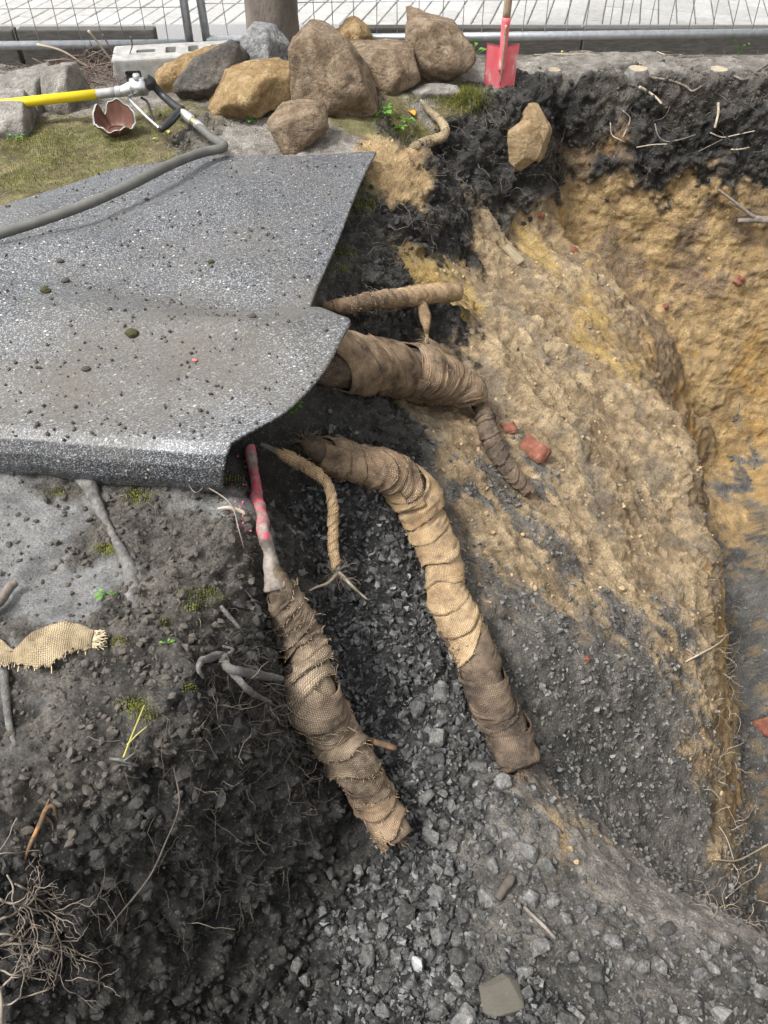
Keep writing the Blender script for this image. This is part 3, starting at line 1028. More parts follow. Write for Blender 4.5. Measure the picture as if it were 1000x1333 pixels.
# ------------------------------------------------------------------ tree trunk among the boulders
M_BARK = simple_mat('bark', [(.3, (.085, .07, .06)), (.55, (.16, .135, .115)), (.75, (.24, .205, .18))], 12, 0.9, 0.8, 45, 0.012, streak=(1, 1, .45))
tree = empty('tree', (-.55, 4.33, 0), 'grey brown tree trunk rising behind the boulders', 'tree')
zz = np.r_[np.linspace(-.1, .5, 40), np.linspace(.52, 5.0, 60)]
Cc = np.stack([-.55 + .01 * np.sin(zz * 1.7), np.full_like(zz, 4.33) + .02 * zz * 0.3, zz], 1)
Rr = .128 + .05 * np.exp(-np.maximum(zz, 0) / .09) - .012 * np.maximum(zz, 0)
V, F, uv = tube(Cc, Rr, 48, True, 0.05, 3, 9)
child('trunk', new_mesh('trunk', V, F, True, mats=[M_BARK]), tree)
for i in range(7):
    a = i * 2.4
    z = 3.0 + i * .28
    p = np.array([-.55, 4.33 + .006 * z, z])
    dr = np.array([math.cos(a), math.sin(a), .55])
    V, F, uv = tube(spline([p, p + dr * .5 + [0, 0, .1], p + dr * 1.1 + [0, 0, .45], p + dr * 1.6 + [0, 0, .9]], 20), np.linspace(.05, .012, 20), 8, True, .08, i)
    child('branch', new_mesh('branch', V, F, True, mats=[M_BARK]), tree)

# ------------------------------------------------------------------ boulders: outline from the photo, carried back as a faceted solid
ICO5 = ico(5)


def boulder_mat(name, cols, dark=(.06, .055, .05), dk=0.38, scale=9):
    m, nt, b = material(name)
    tc = nd(nt, 'ShaderNodeTexCoord')
    n1 = nd(nt, 'ShaderNodeTexNoise', i_Scale=scale * 1.4, i_Detail=10, i_Roughness=0.78, i_Distortion=0.4)
    nt.links.new(tc.outputs['Object'], n1.inputs['Vector'])
    rp = ramp(nt, n1.outputs['Fac'], [(.28, cols[0]), (.45, cols[1]), (.58, cols[2]), (.72, cols[3])])
    n2 = nd(nt, 'ShaderNodeTexNoise', i_Scale=scale * 0.9, i_Detail=10, i_Roughness=0.8)
    mp = nd(nt, 'ShaderNodeMapping')
    mp.inputs['Location'].default_value = (4, 9, 2)
    nt.links.new(tc.outputs['Object'], mp.inputs[0])
    nt.links.new(mp.outputs[0], n2.inputs['Vector'])
    mr = nd(nt, 'ShaderNodeMapRange')
    mr.inputs['From Min'].default_value = 1 - dk - .05
    mr.inputs['From Max'].default_value = 1 - dk + .07
    nt.links.new(n2.outputs['Fac'], mr.inputs[0])
    mx = nd(nt, 'ShaderNodeMix', data_type='RGBA')
    nt.links.new(mr.outputs[0], mx.inputs['Factor'])
    nt.links.new(rp.outputs[0], mx.inputs['A'])
    mx.inputs['B'].default_value = c4(dark)
    nt.links.new(mx.outputs['Result'], b.inputs['Base Color'])
    b.inputs['Roughness'].default_value = .88
    b.inputs['Specular IOR Level'].default_value = .3
    n3 = nd(nt, 'ShaderNodeTexNoise', i_Scale=70.0, i_Detail=7, i_Roughness=0.7)
    nt.links.new(tc.outputs['Object'], n3.inputs['Vector'])
    bp = nd(nt, 'ShaderNodeBump', i_Strength=1.0, i_Distance=0.022)
    nt.links.new(n3.outputs['Fac'], bp.inputs['Height'])
    nt.links.new(bp.outputs[0], b.inputs['Normal'])
    return m


MB_BROWN = boulder_mat('boulder_brown', [(.075, .050, .032), (.18, .128, .082), (.31, .235, .16), (.52, .43, .32)], dk=.40, scale=13)
MB_TAN = boulder_mat('boulder_tan', [(.13, .075, .034), (.27, .175, .08), (.40, .29, .15), (.56, .45, .29)], dk=.36, scale=13)
MB_DARK = boulder_mat('boulder_dark', [(.05, .045, .04), (.11, .10, .09), (.17, .15, .13), (.36, .24, .11)], dk=.45)
MB_SAND = boulder_mat('sandstone', [(.16, .105, .055), (.30, .21, .115), (.42, .31, .18), (.56, .44, .28)], dk=.30, scale=14)
MB_GREY = boulder_mat('boulder_grey', [(.10, .10, .10), (.24, .24, .24), (.36, .36, .36), (.50, .50, .49)], (.07, .07, .07), .42, 26)
MB_OLD = boulder_mat('boulder_old', [(.11, .095, .085), (.23, .21, .19), (.36, .34, .31), (.52, .50, .46)], dk=.36)


def boulder(name, poly, Y, depth, m, label, seed, tilt=0.25, rough=0.045, group=None, cat='boulder', sharp=140):
    pts = [atY(px, py, Y) for px, py in poly]
    cx = sum(p.x for p in pts) / len(pts)
    cz = sum(p.z for p in pts) / len(pts)
    cen = Vector((cx, Y + depth * .45, cz))
    r = random.Random(seed)
    planes = []
    n = len(pts)
    for i in range(n):
        a, b_ = pts[i], pts[(i + 1) % n]
        e = Vector((b_.x - a.x, 0, b_.z - a.z))
        nn = Vector((e.z, 0, -e.x)).normalized()
        mid = (a + b_) / 2
        if nn.dot(Vector((mid.x - cx, 0, mid.z - cz))) < 0:
            nn = -nn
        h = nn.dot(Vector((mid.x - cx, 0, mid.z - cz)))
        ty = r.uniform(-.35, .35)
        planes.append((Vector((nn.x, ty * .7, nn.z)).normalized(), h * 1.05))
    for s in (-1, 1):
        planes.append((Vector((r.uniform(-.3, .3), s, tilt if s < 0 else .2)).normalized(), depth * .5))
        planes.append((Vector((r.choice((-1, 1)) * r.uniform(.35, .8), s, r.uniform(-.1, .5))).normalized(), depth * r.uniform(.48, .58)))
    size = max(max(p.x for p in pts) - min(p.x for p in pts), max(p.z for p in pts) - min(p.z for p in pts))
    for i in range(5):
        v = Vector((r.gauss(0, 1), r.gauss(0, 1) - .8, r.gauss(0, 1))).normalized()
        lim = min(h / max(v.dot(nn), 1e-4) for nn, h in planes if v.dot(nn) > .05)
        planes.append((v, lim * r.uniform(.88, .96)))
    D, F = ICO5
    NN = np.array([p[0][:] for p in planes])
    HH = np.array([p[1] for p in planes])
    q = np.maximum(D @ NN.T, 0) / HH[None]
    inv = (q ** sharp).sum(1) ** (1 / sharp)
    R = 1 / inv
    V = D * R[:, None]
    Q = V + np.array([seed * 1.7, seed * .9, 0])
    dd = fbm(Q, 3.2 / max(size, .1), 6, .60, seed) * 1.0 + fbm(Q, 12 / max(size, .1), 5, .62, seed + 5, ridge=True) * .45
    wq, wv_ = worley(Q, 5.5 / max(size, .05) * .5, seed)
    V = V + D * (dd * rough * size * .8 + (np.clip(.9 - wq, 0, 1) * (wv_ - .4)) * rough * size * 1.3)[:, None]
    sn = np.array([r.uniform(-.5, .5), r.uniform(-.5, .5), 1.0])
    sn /= np.linalg.norm(sn)
    lq = (V @ sn) / size * 8 + .9 * fbm(Q, 3.0 / max(size, .1), 3, .5, seed + 9)
    li_ = np.floor(lq)
    t_ = np.clip((lq - li_) * 5, 0, 1)
    h0 = hsh(li_.astype(np.int64), li_.astype(np.int64) * 0, li_.astype(np.int64) * 0, seed)
    h1 = hsh(li_.astype(np.int64) - 1, li_.astype(np.int64) * 0, li_.astype(np.int64) * 0, seed)
    V = V + D * ((h1 * (1 - t_) + h0 * t_ - .5) * rough * size * .9)[:, None]
    me = new_mesh(name, V, F, True, mats=[m])
    o = obj(name, me, loc=cen)
    return tag(o, label, cat, group)


gB = 'boulders heaped by the fence'
boulder('boulder', [(376, 72), (402, 46), (440, 62), (466, 92), (489, 150), (470, 160), (400, 168), (382, 158)], 3.62, .34, MB_BROWN, 'tallest brown boulder, pointed, standing upright in the heap', 11, .35, group=gB)
boulder('boulder', [(430, 60), (462, 34), (478, 46), (490, 72), (470, 85), (432, 80)], 4.22, .25, MB_TAN, 'small tan pointed boulder peeking out behind the tallest one', 12, group=gB)
boulder('boulder', [(458, 82), (480, 73), (538, 74), (543, 108), (530, 122), (498, 140), (470, 130)], 3.9, .3, MB_BROWN, 'squat brown boulder between the tallest boulder and the right one', 13, .6, group=gB)
boulder('boulder', [(532, 44), (552, 34), (596, 46), (607, 62), (612, 92), (592, 112), (560, 118), (536, 100)], 4.0, .32, MB_BROWN, 'rightmost brown boulder of the heap, beside the red shovel', 14, .1, group=gB)
boulder('boulder', [(350, 172), (356, 158), (385, 149), (414, 146), (427, 162), (420, 182), (400, 198), (362, 199)], 3.34, .22, MB_BROWN, 'small rounded brown stone lying in front of the boulder heap', 15, .35, .03, group=gB)
boulder('boulder', [(262, 130), (300, 112), (345, 103), (380, 112), (381, 140), (340, 154), (275, 171), (262, 160)], 3.62, .32, MB_TAN, 'flat tan boulder at the front of the heap', 16, .9, group=gB)
boulder('boulder', [(221, 122), (250, 86), (295, 63), (320, 78), (326, 100), (290, 118), (268, 140), (240, 148)], 3.86, .2, MB_DARK, 'dark grey slanted boulder leaning on the flat tan one', 17, .55, group=gB)
boulder('boulder', [(199, 104), (214, 90), (262, 76), (290, 74), (280, 110), (225, 126), (205, 122)], 4.0, .2, MB_TAN, 'orange tan boulder behind the dark grey slanted one', 18, .3, group=gB)
boulder('boulder', [(312, 60), (326, 44), (346, 48), (372, 74), (380, 104), (340, 108), (318, 90)], 3.98, .26, MB_GREY, 'pale grey knobbly boulder beside the tree trunk', 19, .5, .05, group=gB)
gL = 'old grey stones at the left'
boulder('kerb_stone', [(-40, 150), (16, 143), (26, 160), (33, 186), (20, 194), (-40, 196)], 3.5, .26, MB_OLD, 'dark squared stone cut off by the left border below the yellow lance', 21, .5, .02, gL, 'stone')
boulder('kerb_stone', [(-30, 118), (10, 106), (46, 104), (52, 120), (52, 164), (20, 166), (-30, 150)], 3.78, .26, MB_OLD, 'grey topped stone behind the yellow lance at the left border', 22, .9, .02, gL, 'stone')
boulder('kerb_stone', [(48, 108), (60, 97), (84, 96), (92, 110), (104, 154), (96, 159), (60, 159), (50, 140)], 3.78, .24, MB_OLD, 'grey topped wedge stone behind the lance, nearer the twig pile', 23, .9, .02, gL, 'stone')
boulder('stone_slab', [(528, 128), (560, 120), (592, 120), (600, 128), (575, 136), (535, 138)], 3.85, .18, MB_OLD, 'flat pale grey slab below the rightmost boulder', 24, .9, .01, None, 'stone')
boulder('sandstone_block', [(664, 180), (690, 164), (706, 186), (702, 208), (672, 232), (664, 222)], 3.80, .14, MB_SAND, 'tan sandstone block sticking out of the black bank', 25, .3, .02, 'sandstone blocks in the bank', 'stone', 40)
boulder('sandstone_block', [(676, 152), (690, 140), (708, 150), (722, 178), (734, 200), (712, 208), (690, 196)], 3.90, .16, MB_SAND, 'upper tan sandstone wedge half buried below the shovel', 26, .3, .02, 'sandstone blocks in the bank', 'stone', 40)
# ------------------------------------------------------------------ speckled rubber mat
def rubber_mat():
    m, nt, b = material('speckled_rubber')
    tc = nd(nt, 'ShaderNodeTexCoord')
    uv = nd(nt, 'ShaderNodeUVMap')
    v1 = nd(nt, 'ShaderNodeTexVoronoi', i_Scale=330.0)
    v1.inputs['Randomness'].default_value = 1
    nt.links.new(uv.outputs[0], v1.inputs['Vector'])
    s1 = nd(nt, 'ShaderNodeSeparateColor')
    nt.links.new(v1.outputs['Color'], s1.inputs[0])
    r1 = ramp(nt, s1.outputs[0], [(0.0, (.014, .015, .018)), (.44, (.024, .026, .030)), (.64, (.076, .080, .088)), (.84, (.148, .154, .164)), (.96, (.31, .315, .32))])
    v2 = nd(nt, 'ShaderNodeTexVoronoi', i_Scale=70.0)
    nt.links.new(uv.outputs[0], v2.inputs['Vector'])
    s2_ = nd(nt, 'ShaderNodeSeparateColor')
    nt.links.new(v2.outputs['Color'], s2_.inputs[0])
    g = nd(nt, 'ShaderNodeMath', operation='GREATER_THAN')
    g.inputs[1].default_value = 0.93
    nt.links.new(s2_.outputs[1], g.inputs[0])
    l = nd(nt, 'ShaderNodeMath', operation='LESS_THAN')
    l.inputs[1].default_value = 0.0036 * 70
    nt.links.new(v2.outputs['Distance'], l.inputs[0])
    gl = nd(nt, 'ShaderNodeMath', operation='MULTIPLY')
    nt.links.new(g.outputs[0], gl.inputs[0])
    nt.links.new(l.outputs[0], gl.inputs[1])
    mx = nd(nt, 'ShaderNodeMix', data_type='RGBA')
    nt.links.new(gl.outputs[0], mx.inputs['Factor'])
    nt.links.new(r1.outputs[0], mx.inputs['A'])
    mx.inputs['B'].default_value = (.55, .52, .42, 1)
    # dried mud smeared over the middle and front
    n = nd(nt, 'ShaderNodeTexNoise', i_Scale=3.2, i_Detail=9, i_Roughness=.72)
    nt.links.new(tc.outputs['Object'], n.inputs['Vector'])
    at = nd(nt, 'ShaderNodeAttribute', attribute_name='mud')
    ad = nd(nt, 'ShaderNodeMath', operation='MULTIPLY_ADD')
    nt.links.new(at.outputs['Fac'], ad.inputs[0])
    ad.inputs[1].default_value = 0.34
    nt.links.new(n.outputs['Fac'], ad.inputs[2])
    mr = nd(nt, 'ShaderNodeMapRange')
    mr.inputs['From Min'].default_value = .52
    mr.inputs['From Max'].default_value = .86
    mr.inputs['To Max'].default_value = .8
    nt.links.new(ad.outputs[0], mr.inputs[0])
    mx2 = nd(nt, 'ShaderNodeMix', data_type='RGBA')
    nt.links.new(mr.outputs[0], mx2.inputs['Factor'])
    nt.links.new(mx.outputs['Result'], mx2.inputs['A'])
    mx2.inputs['B'].default_value = (.085, .075, .060, 1)
    rmx = nd(nt, 'ShaderNodeMapRange')
    rmx.inputs['To Min'].default_value = .50
    rmx.inputs['To Max'].default_value = .95
    nt.links.new(mr.outputs[0], rmx.inputs[0])
    nt.links.new(rmx.outputs[0], b.inputs['Roughness'])
    nt.links.new(mx2.outputs['Result'], b.inputs['Base Color'])
    b.inputs['Specular IOR Level'].default_value = .95
    n2 = nd(nt, 'ShaderNodeTexNoise', i_Scale=260.0, i_Detail=3)
    nt.links.new(tc.outputs['Object'], n2.inputs['Vector'])
    bp = nd(nt, 'ShaderNodeBump', i_Strength=.35, i_Distance=.003)
    nt.links.new(n2.outputs['Fac'], bp.inputs['Height'])
    nt.links.new(bp.outputs[0], b.inputs['Normal'])
    return m


M_RUB = rubber_mat()
NU, NV = 190, 260
zR = [(490, 197, .035), (470, 236, .035), (441, 310, .04), (405, 396, .045), (418, 400, .085), (440, 409, .13), (456, 417, .145), (447, 437, .14), (424, 480, .11), (395, 515, .085), (366, 540, .07), (330, 560, .06), (302, 576, .055)]
Rc = np.array([atZ(*t)[:] for t in zR])
zB = [(150, 219, .05), (230, 209, .045), (300, 203, .04), (390, 203, .045), (450, 199, .035), (490, 197, .035)]
Bc = np.array([atZ(*t)[:] for t in zB])
Lc = np.array([atZ(150, 219, .05)[:], atZ(90, 240, .045)[:], atZ(0, 268, .045)[:], (-1.75, 2.45, .05), (-1.82, 2.0, .06), (-1.84, 1.7, .06), (-1.84, 1.56, .06)])
zF = [(302, 576, .055), (250, 574, .06), (180, 567, .062), (100, 560, .065), (0, 555, .065)]
Fc = np.array([atZ(*t)[:] for t in zF] + [(-1.4, 1.54, .06), (-1.84, 1.56, .06)])[::-1]


def resamp(P, n):
    s = np.r_[0, np.cumsum(np.linalg.norm(np.diff(P, axis=0), axis=1))]
    q = np.linspace(0, s[-1], n)
    return np.stack([np.interp(q, s, P[:, d]) for d in range(3)], 1)


u_ = np.linspace(0, 1, NU)[None, :, None]
v_ = np.linspace(0, 1, NV)[:, None, None]
Bq, Fq_, Lq, Rq = spline(Bc, NU), spline(Fc, NU), spline(Lc, NV), resamp(spline(Rc, 400), NV)
Pm = ((1 - v_) * Bq[None] + v_ * Fq_[None] + (1 - u_) * Lq[:, None] + u_ * Rq[:, None]
      - ((1 - u_) * (1 - v_) * Bq[0] + u_ * (1 - v_) * Bq[-1] + (1 - u_) * v_ * Fq_[0] + u_ * v_ * Fq_[-1]))
NV0 = NV
edge = np.minimum(np.minimum(u_, 1 - u_) * 6, np.minimum(v_, (1 - v_)) * 6).clip(0, 1) * np.ones_like(Pm[..., :1])
tl = np.linspace(0, 1, 45)[1:]
fo = np.interp(tl, [0, .2, .4, .6, .8, 1], [0, -.030, -.046, -.046, -.030, -.002])
do = np.interp(tl, [0, .2, .4, .6, .8, 1], [0, -.016, -.052, -.100, -.145, -.180])
wob = 1 + .25 * fbm(Fq_, 4, 3, .5, 83)
lip = np.stack([Fq_ + np.stack([-.055 * t * np.linspace(0, 1, NU) ** 5, a * wob + .012 * t * np.linspace(0, 1, NU) ** 8, d * wob], 1) for t, a, d in zip(tl, fo, do)])
Pm = np.concatenate([Pm, lip], 0)
edge = np.concatenate([edge, np.zeros((len(tl), NU, 1))], 0)
NV = Pm.shape[0]
fp = Pm.reshape(-1, 3)
S_ = project(fp)


def gauss_px(cx, cy, sx, sy, rot=0.0):
    c, s = math.cos(rot), math.sin(rot)
    dx, dy = S_[:, 0] - cx, S_[:, 1] - cy
    return np.exp(-(((dx * c + dy * s) / sx) ** 2 + ((-dx * s + dy * c) / sy) ** 2))


edge = edge.reshape(-1)
zw = .022 * fbm(fp, 2.2, 3, .5, 80) - .045 * gauss_px(300, 392, 130, 26, .10) - .02 * gauss_px(250, 225, 60, 14, -.5) + .03 * gauss_px(250, 270, 90, 22, -.2) \
    + .055 * gauss_px(330, 440, 110, 30, .05) + .03 * gauss_px(60, 330, 120, 22, -.15) - .03 * gauss_px(60, 300, 90, 12, -.2) + .025 * gauss_px(120, 500, 130, 25) - .02 * gauss_px(210, 540, 120, 16)
fp = fp.copy()
fp[:, 2] += zw * edge + .012 * edge
Pm = fp.reshape(NV, NU, 3)
Nm = grid_normals(Pm)
if Nm[..., 2].mean() < 0:
    Nm = -Nm
th = .011
Vm = np.vstack([fp, (Pm - Nm * th).reshape(-1, 3)])
Ft = grid_faces(NV, NU)
n0 = NV * NU
Fb = Ft[:, ::-1] + n0
ring = np.r_[np.arange(NU), np.arange(1, NV) * NU + NU - 1, (NV - 1) * NU + np.arange(NU - 2, -1, -1), np.arange(NV - 2, 0, -1) * NU]
nx = np.roll(ring, -1)
Fs = np.stack([ring, ring + n0, nx + n0, nx], 1)
Fa = np.vstack([Ft, Fb, Fs])
# unrolled lengths as texture coordinates so that the speckles do not stretch
du_ = np.linalg.norm(np.diff(Pm, axis=1), axis=-1).mean(0)
dv_ = np.linalg.norm(np.diff(Pm, axis=0), axis=-1)
ul = np.r_[0, np.cumsum(du_)]
vl = np.vstack([np.zeros(NU), np.cumsum(dv_, axis=0)])
uvm = np.stack([np.tile(ul, NV), vl.ravel()], 1)
uvm = np.vstack([uvm, uvm])
S_ = project(fp)
mud = np.clip(gauss_px(260, 470, 220, 80) + .7 * gauss_px(100, 520, 160, 60) + .35 * gauss_px(330, 330, 150, 60), 0, 1)
me = new_mesh('rubber_mat', Vm, Fa, True, uvm, dict(mud=np.r_[mud, mud * 0]), [M_RUB])
bmm = bmesh.new()
bmm.from_mesh(me)
bmesh.ops.recalc_face_normals(bmm, faces=bmm.faces)
bmm.to_mesh(me)
bmm.free()
mat_o = tag(obj('rubber_mat', me), 'large speckled grey rubber mat draped over the bank edge', 'mat')
mat_hit = Hit(fp, Nm.reshape(-1, 3))

# ------------------------------------------------------------------ red shovel
M_RED = simple_mat('worn_red_paint', [(.33, (.60, .48, .42)), (.42, (.66, .17, .19)), (.6, (.68, .11, .14)), (.75, (.72, .26, .28))], 22, 0.5, 0.25, 60, 0.002, streak=(1, 1, .5))
M_ASH = simple_mat('worn_ash_wood', [(.3, (.20, .15, .10)), (.7, (.38, .29, .20))], 30, 0.75, 0.3, 120, 0.002, streak=(4, 4, .3))
M_STEELW = simple_mat('worn_steel', [(.3, (.20, .18, .12)), (.7, (.42, .38, .26))], 60, 0.5, 0.2, 120, 0.002, metal=.4)
sx_, sy_ = atZ(650, 112, .02).x, atZ(650, 112, .02).y
shovel = empty('shovel', (sx_, sy_, .0), 'red shovel with wooden handle stuck upright in the ground by the edging', 'shovel')
nu, nv = 25, 40
U, Vv = np.meshgrid(np.linspace(-1, 1, nu), np.linspace(0, 1, nv))
wid = .073 + .004 * Vv
z_ = -.06 + .255 * Vv - (.022 * (1 - np.abs(U)) ** 1.0) * (1 - Vv) * 0 + .008 * np.abs(U) * (Vv > .97)
yb = .018 * U ** 2 - .006 - .016 * np.exp(-(U / .16) ** 2) * np.clip(Vv * 1.15 - .1, 0, 1) - .02 * (Vv - .5) ** 2
P1 = np.stack([U * wid, yb, z_], -1).reshape(-1, 3)
P2 = P1 + np.array([0, .003, 0])
Fg1 = grid_faces(nv, nu)
ringb = np.r_[np.arange(nu), np.arange(1, nv) * nu + nu - 1, (nv - 1) * nu + np.arange(nu - 2, -1, -1), np.arange(nv - 2, 0, -1) * nu]
nxr = np.roll(ringb, -1)
obj('blade', new_mesh('blade', np.vstack([P1, P2]), np.vstack([Fg1, Fg1[:, ::-1] + nu * nv, np.stack([ringb, nxr, nxr + nu * nv, ringb + nu * nv], 1)]), True, mats=[M_RED]), shovel)
V, F, uv = tube(spline([(0, -.020, .09), (0, -.012, .18), (.001, .0, .24), (.002, .004, .31)], 14), np.linspace(.014, .021, 14), 14)
sock = obj('socket', new_mesh('socket', V, F, True, mats=[M_RED]), shovel)
V, F, uv = tube(spline([(0, -.028, .035), (0, -.036, .10), (0, -.030, .19), (.001, -.018, .245), (.002, -.017, .285)], 16), np.linspace(.0035, .006, 16), 8)
obj('seam', new_mesh('seam', V, F, True, mats=[M_STEELW]), sock)
V, F, uv = tube(spline([(.002, .004, .30), (.004, .01, .7), (.006, .02, 1.15)], 24), .0185, 16, True, .02, 4)
obj('handle', new_mesh('handle', V, F, True, mats=[M_ASH]), shovel)

# ------------------------------------------------------------------ yellow air lance and its grey hose
M_YEL = simple_mat('yellow_tube', [(.3, (.66, .50, .012)), (.7, (.76, .59, .02))], 12, 0.38, 0.05, 60, 0.001)
M_GREYP = simple_mat('grey_sleeve', [(.3, (.26, .26, .26)), (.7, (.34, .34, .33))], 20, 0.5, 0.1, 90, 0.001)
M_ALU = simple_mat('cast_aluminium', [(.3, (.50, .51, .52)), (.7, (.72, .73, .74))], 50, 0.38, 0.25, 120, 0.002, metal=.8)
M_BLKP = simple_mat('black_plastic', [(.3, (.014, .014, .015)), (.7, (.03, .03, .032))], 30, 0.42, 0.15, 150, 0.001)
M_BRASS = simple_mat('brass', [(.3, (.46, .35, .16)), (.7, (.62, .50, .26))], 40, 0.35, 0.1, 100, 0.001, metal=.8)
M_HOSE = simple_mat('grey_hose_rubber', [(.3, (.085, .084, .075)), (.7, (.135, .132, .12))], 18, 0.6, 0.15, 140, 0.001)
LY = 3.66


def lp(px, py, dy=0.0):
    return np.array(atY(px, py, LY + dy - max(0.0, py - 128) * .0062)[:])


lance = empty('air_lance', atY(170, 115, LY).to_tuple(), 'yellow air excavation lance with silver head and black handle', 'lance')


def lpart(name, pts, r, m, parent=None, sides=16, n=16):
    pts = [np.asarray(p) for p in pts]
    C = spline(pts, n) if len(pts) > 2 else spline(pts, 4)
    V, F, uv = tube(C, np.interp(np.linspace(0, 1, len(C)), np.linspace(0, 1, len(np.atleast_1d(r))), np.atleast_1d(r)), sides)
    o = new_mesh(name, V, F, True, mats=[m])
    if parent is None:
        return child(name, o, lance)
    p = obj(name, o, parent)
    return p


lpart('barrel', [lp(-260, 164, .12), lp(126, 122.5)], .0205, M_YEL)
lpart('sleeve', [lp(125, 122.6), lp(152, 119.6)], .0195, M_GREYP)
lpart('collar', [lp(151, 119.6), lp(160, 118.6)], .022, M_GREYP)
lpart('neck', [lp(159, 118.6), lp(166, 117), lp(172, 115)], [.022, .026, .03], M_ALU)
bm = bmesh.new()
bmesh.ops.create_cube(bm, size=1)
bmesh.ops.scale(bm, vec=(.092, .05, .068), verts=bm.verts)
bmesh.ops.bevel(bm, geom=list(bm.edges), offset=.014, segments=3, affect='EDGES')
hd = obj('head', bm_mesh('head', bm, [M_ALU], True), lance)
hd.location = Vector(lp(181, 113)) - lance.location
hd.rotation_euler = (0, -.06, 0)
lpart('knob', [lp(178, 103), lp(177, 96.5)], [.017, .014], M_ALU)
lpart('valve_cap', [lp(190, 100), lp(196, 108), lp(198, 116)], [.017, .026, .019], M_BLKP)
lpart('handle_bar', [lp(195, 106), lp(212, 124), lp(228, 138), lp(238, 144)], [.016, .017, .018, .016], M_BLKP)
lpart('grip', [lp(238, 141), lp(229, 150), lp(218, 162), lp(209, 169)], [.014, .017, .017, .013], M_BLKP)
lpart('trigger', [lp(169, 119), lp(168, 126), lp(173, 134), lp(192, 153), lp(209, 168)], [.007, .008, .007, .006, .006], M_ALU)
lpart('trigger_arm', [lp(168, 125), lp(180, 124), lp(184, 118)], .005, M_ALU)
lpart('lever', [lp(184, 127), lp(192, 133), lp(197, 148), lp(200, 158)], [.005, .006, .005, .004], M_BLKP)
lpart('nipple', [lp(231, 139), lp(240, 148)], .0125, M_BRASS)
lpart('coupling', [lp(239, 147), lp(246, 153), lp(251, 157)], [.017, .021, .019], M_ALU)
lpart('nut', [lp(250, 156), lp(257, 162)], .016, M_BRASS, sides=6)
lpart('hose_clamp', [lp(256, 161), lp(264, 168)], .0185, M_ALU)


def matz(px, py, up):
    P, N = mat_hit(px, py)
    return np.array((P - ray(px, py).normalized() * 0.0)[:]) + np.array([0, 0, up])


hz = [lp(258, 163), lp(266, 170), lp(276, 179, .02), np.array(atZ(287, 186, .07)[:]), np.array(atZ(292, 190, .075)[:]), np.array(atZ(286, 194, .078)[:]), np.array(atZ(262, 199, .085)[:]),
      np.array(atZ(225, 213, .105)[:]), np.array(atZ(175, 238, .12)[:]), np.array(atZ(120, 263, .11)[:]), np.array(atZ(60, 285, .095)[:]), np.array(atZ(0, 304, .085)[:]), np.array(atZ(-90, 330, .085)[:]), np.array(atZ(-230, 372, .085)[:])]
V, F, uv = tube(spline(hz, 160), .0178, 18)
tag(obj('air_hose', new_mesh('air_hose', V, F, True, mats=[M_HOSE])), 'grey rubber hose lying over the speckled mat', 'hose')

# ------------------------------------------------------------------ broken brown pot
M_POT_IN = simple_mat('glazed_brown', [(.3, (.075, .030, .020)), (.7, (.16, .075, .05))], 16, 0.45, 0.2, 60, 0.003)
bc = atZ(152, 172, .02)
nu, nv = 60, 14
aa = np.linspace(math.radians(-75), math.radians(283), nu)
rim = .040 + .042 * np.clip(np.sin(aa) + .15, 0, 1) ** .7 + .006 * np.sin(aa * 5 + 1) + .004 * np.sin(aa * 11)
rim *= 1 - .55 * np.exp(-((aa - math.radians(118)) / .16) ** 2)
P1, P2 = [], []
for k in range(nv):
    t = k / (nv - 1)
    rr_ = .040 + .050 * t ** .6
    P1.append(np.stack([np.cos(aa) * rr_, np.sin(aa) * rr_ * .85, rim * t * 1.15 + .004], 1))
    P2.append(np.stack([np.cos(aa) * (rr_ - .009), np.sin(aa) * (rr_ - .009) * .85, rim * t * 1.15 + .009 * (1 - t) + .004], 1))
P1, P2 = np.vstack(P1), np.vstack(P2)
gf = grid_faces(nv, nu)
ringb = np.r_[np.arange(nu), np.arange(1, nv) * nu + nu - 1, (nv - 1) * nu + np.arange(nu - 2, -1, -1), np.arange(nv - 2, 0, -1) * nu]
nxr = np.roll(ringb, -1)
pot = empty('broken_pot', bc.to_tuple(), 'broken reddish brown glazed pot lying below the lance handle', 'pot')
rimq = np.stack([ringb, nxr, nxr + nu * nv, ringb + nu * nv], 1)
o = obj('shell', new_mesh('shell', np.vstack([P1, P2]), np.vstack([gf, gf[:, ::-1] + nu * nv, rimq]), True, mats=[M_POT_IN, M_CONC], fmat=np.r_[np.zeros(2 * len(gf)), np.ones(len(rimq))]), pot)
o.rotation_euler = (.18, .05, .2)
bm = bmesh.new()
bmesh.ops.create_circle(bm, cap_ends=True, radius=.041, segments=30)
r_ = bmesh.ops.extrude_face_region(bm, geom=list(bm.faces))
bmesh.ops.translate(bm, verts=[v for v in r_['geom'] if isinstance(v, bmesh.types.BMVert)], vec=(0, 0, .01))
o = obj('base', bm_mesh('base', bm, [M_POT_IN]), pot)
o.scale = (1, .85, 1)
o.rotation_euler = (.18, .05, .2)
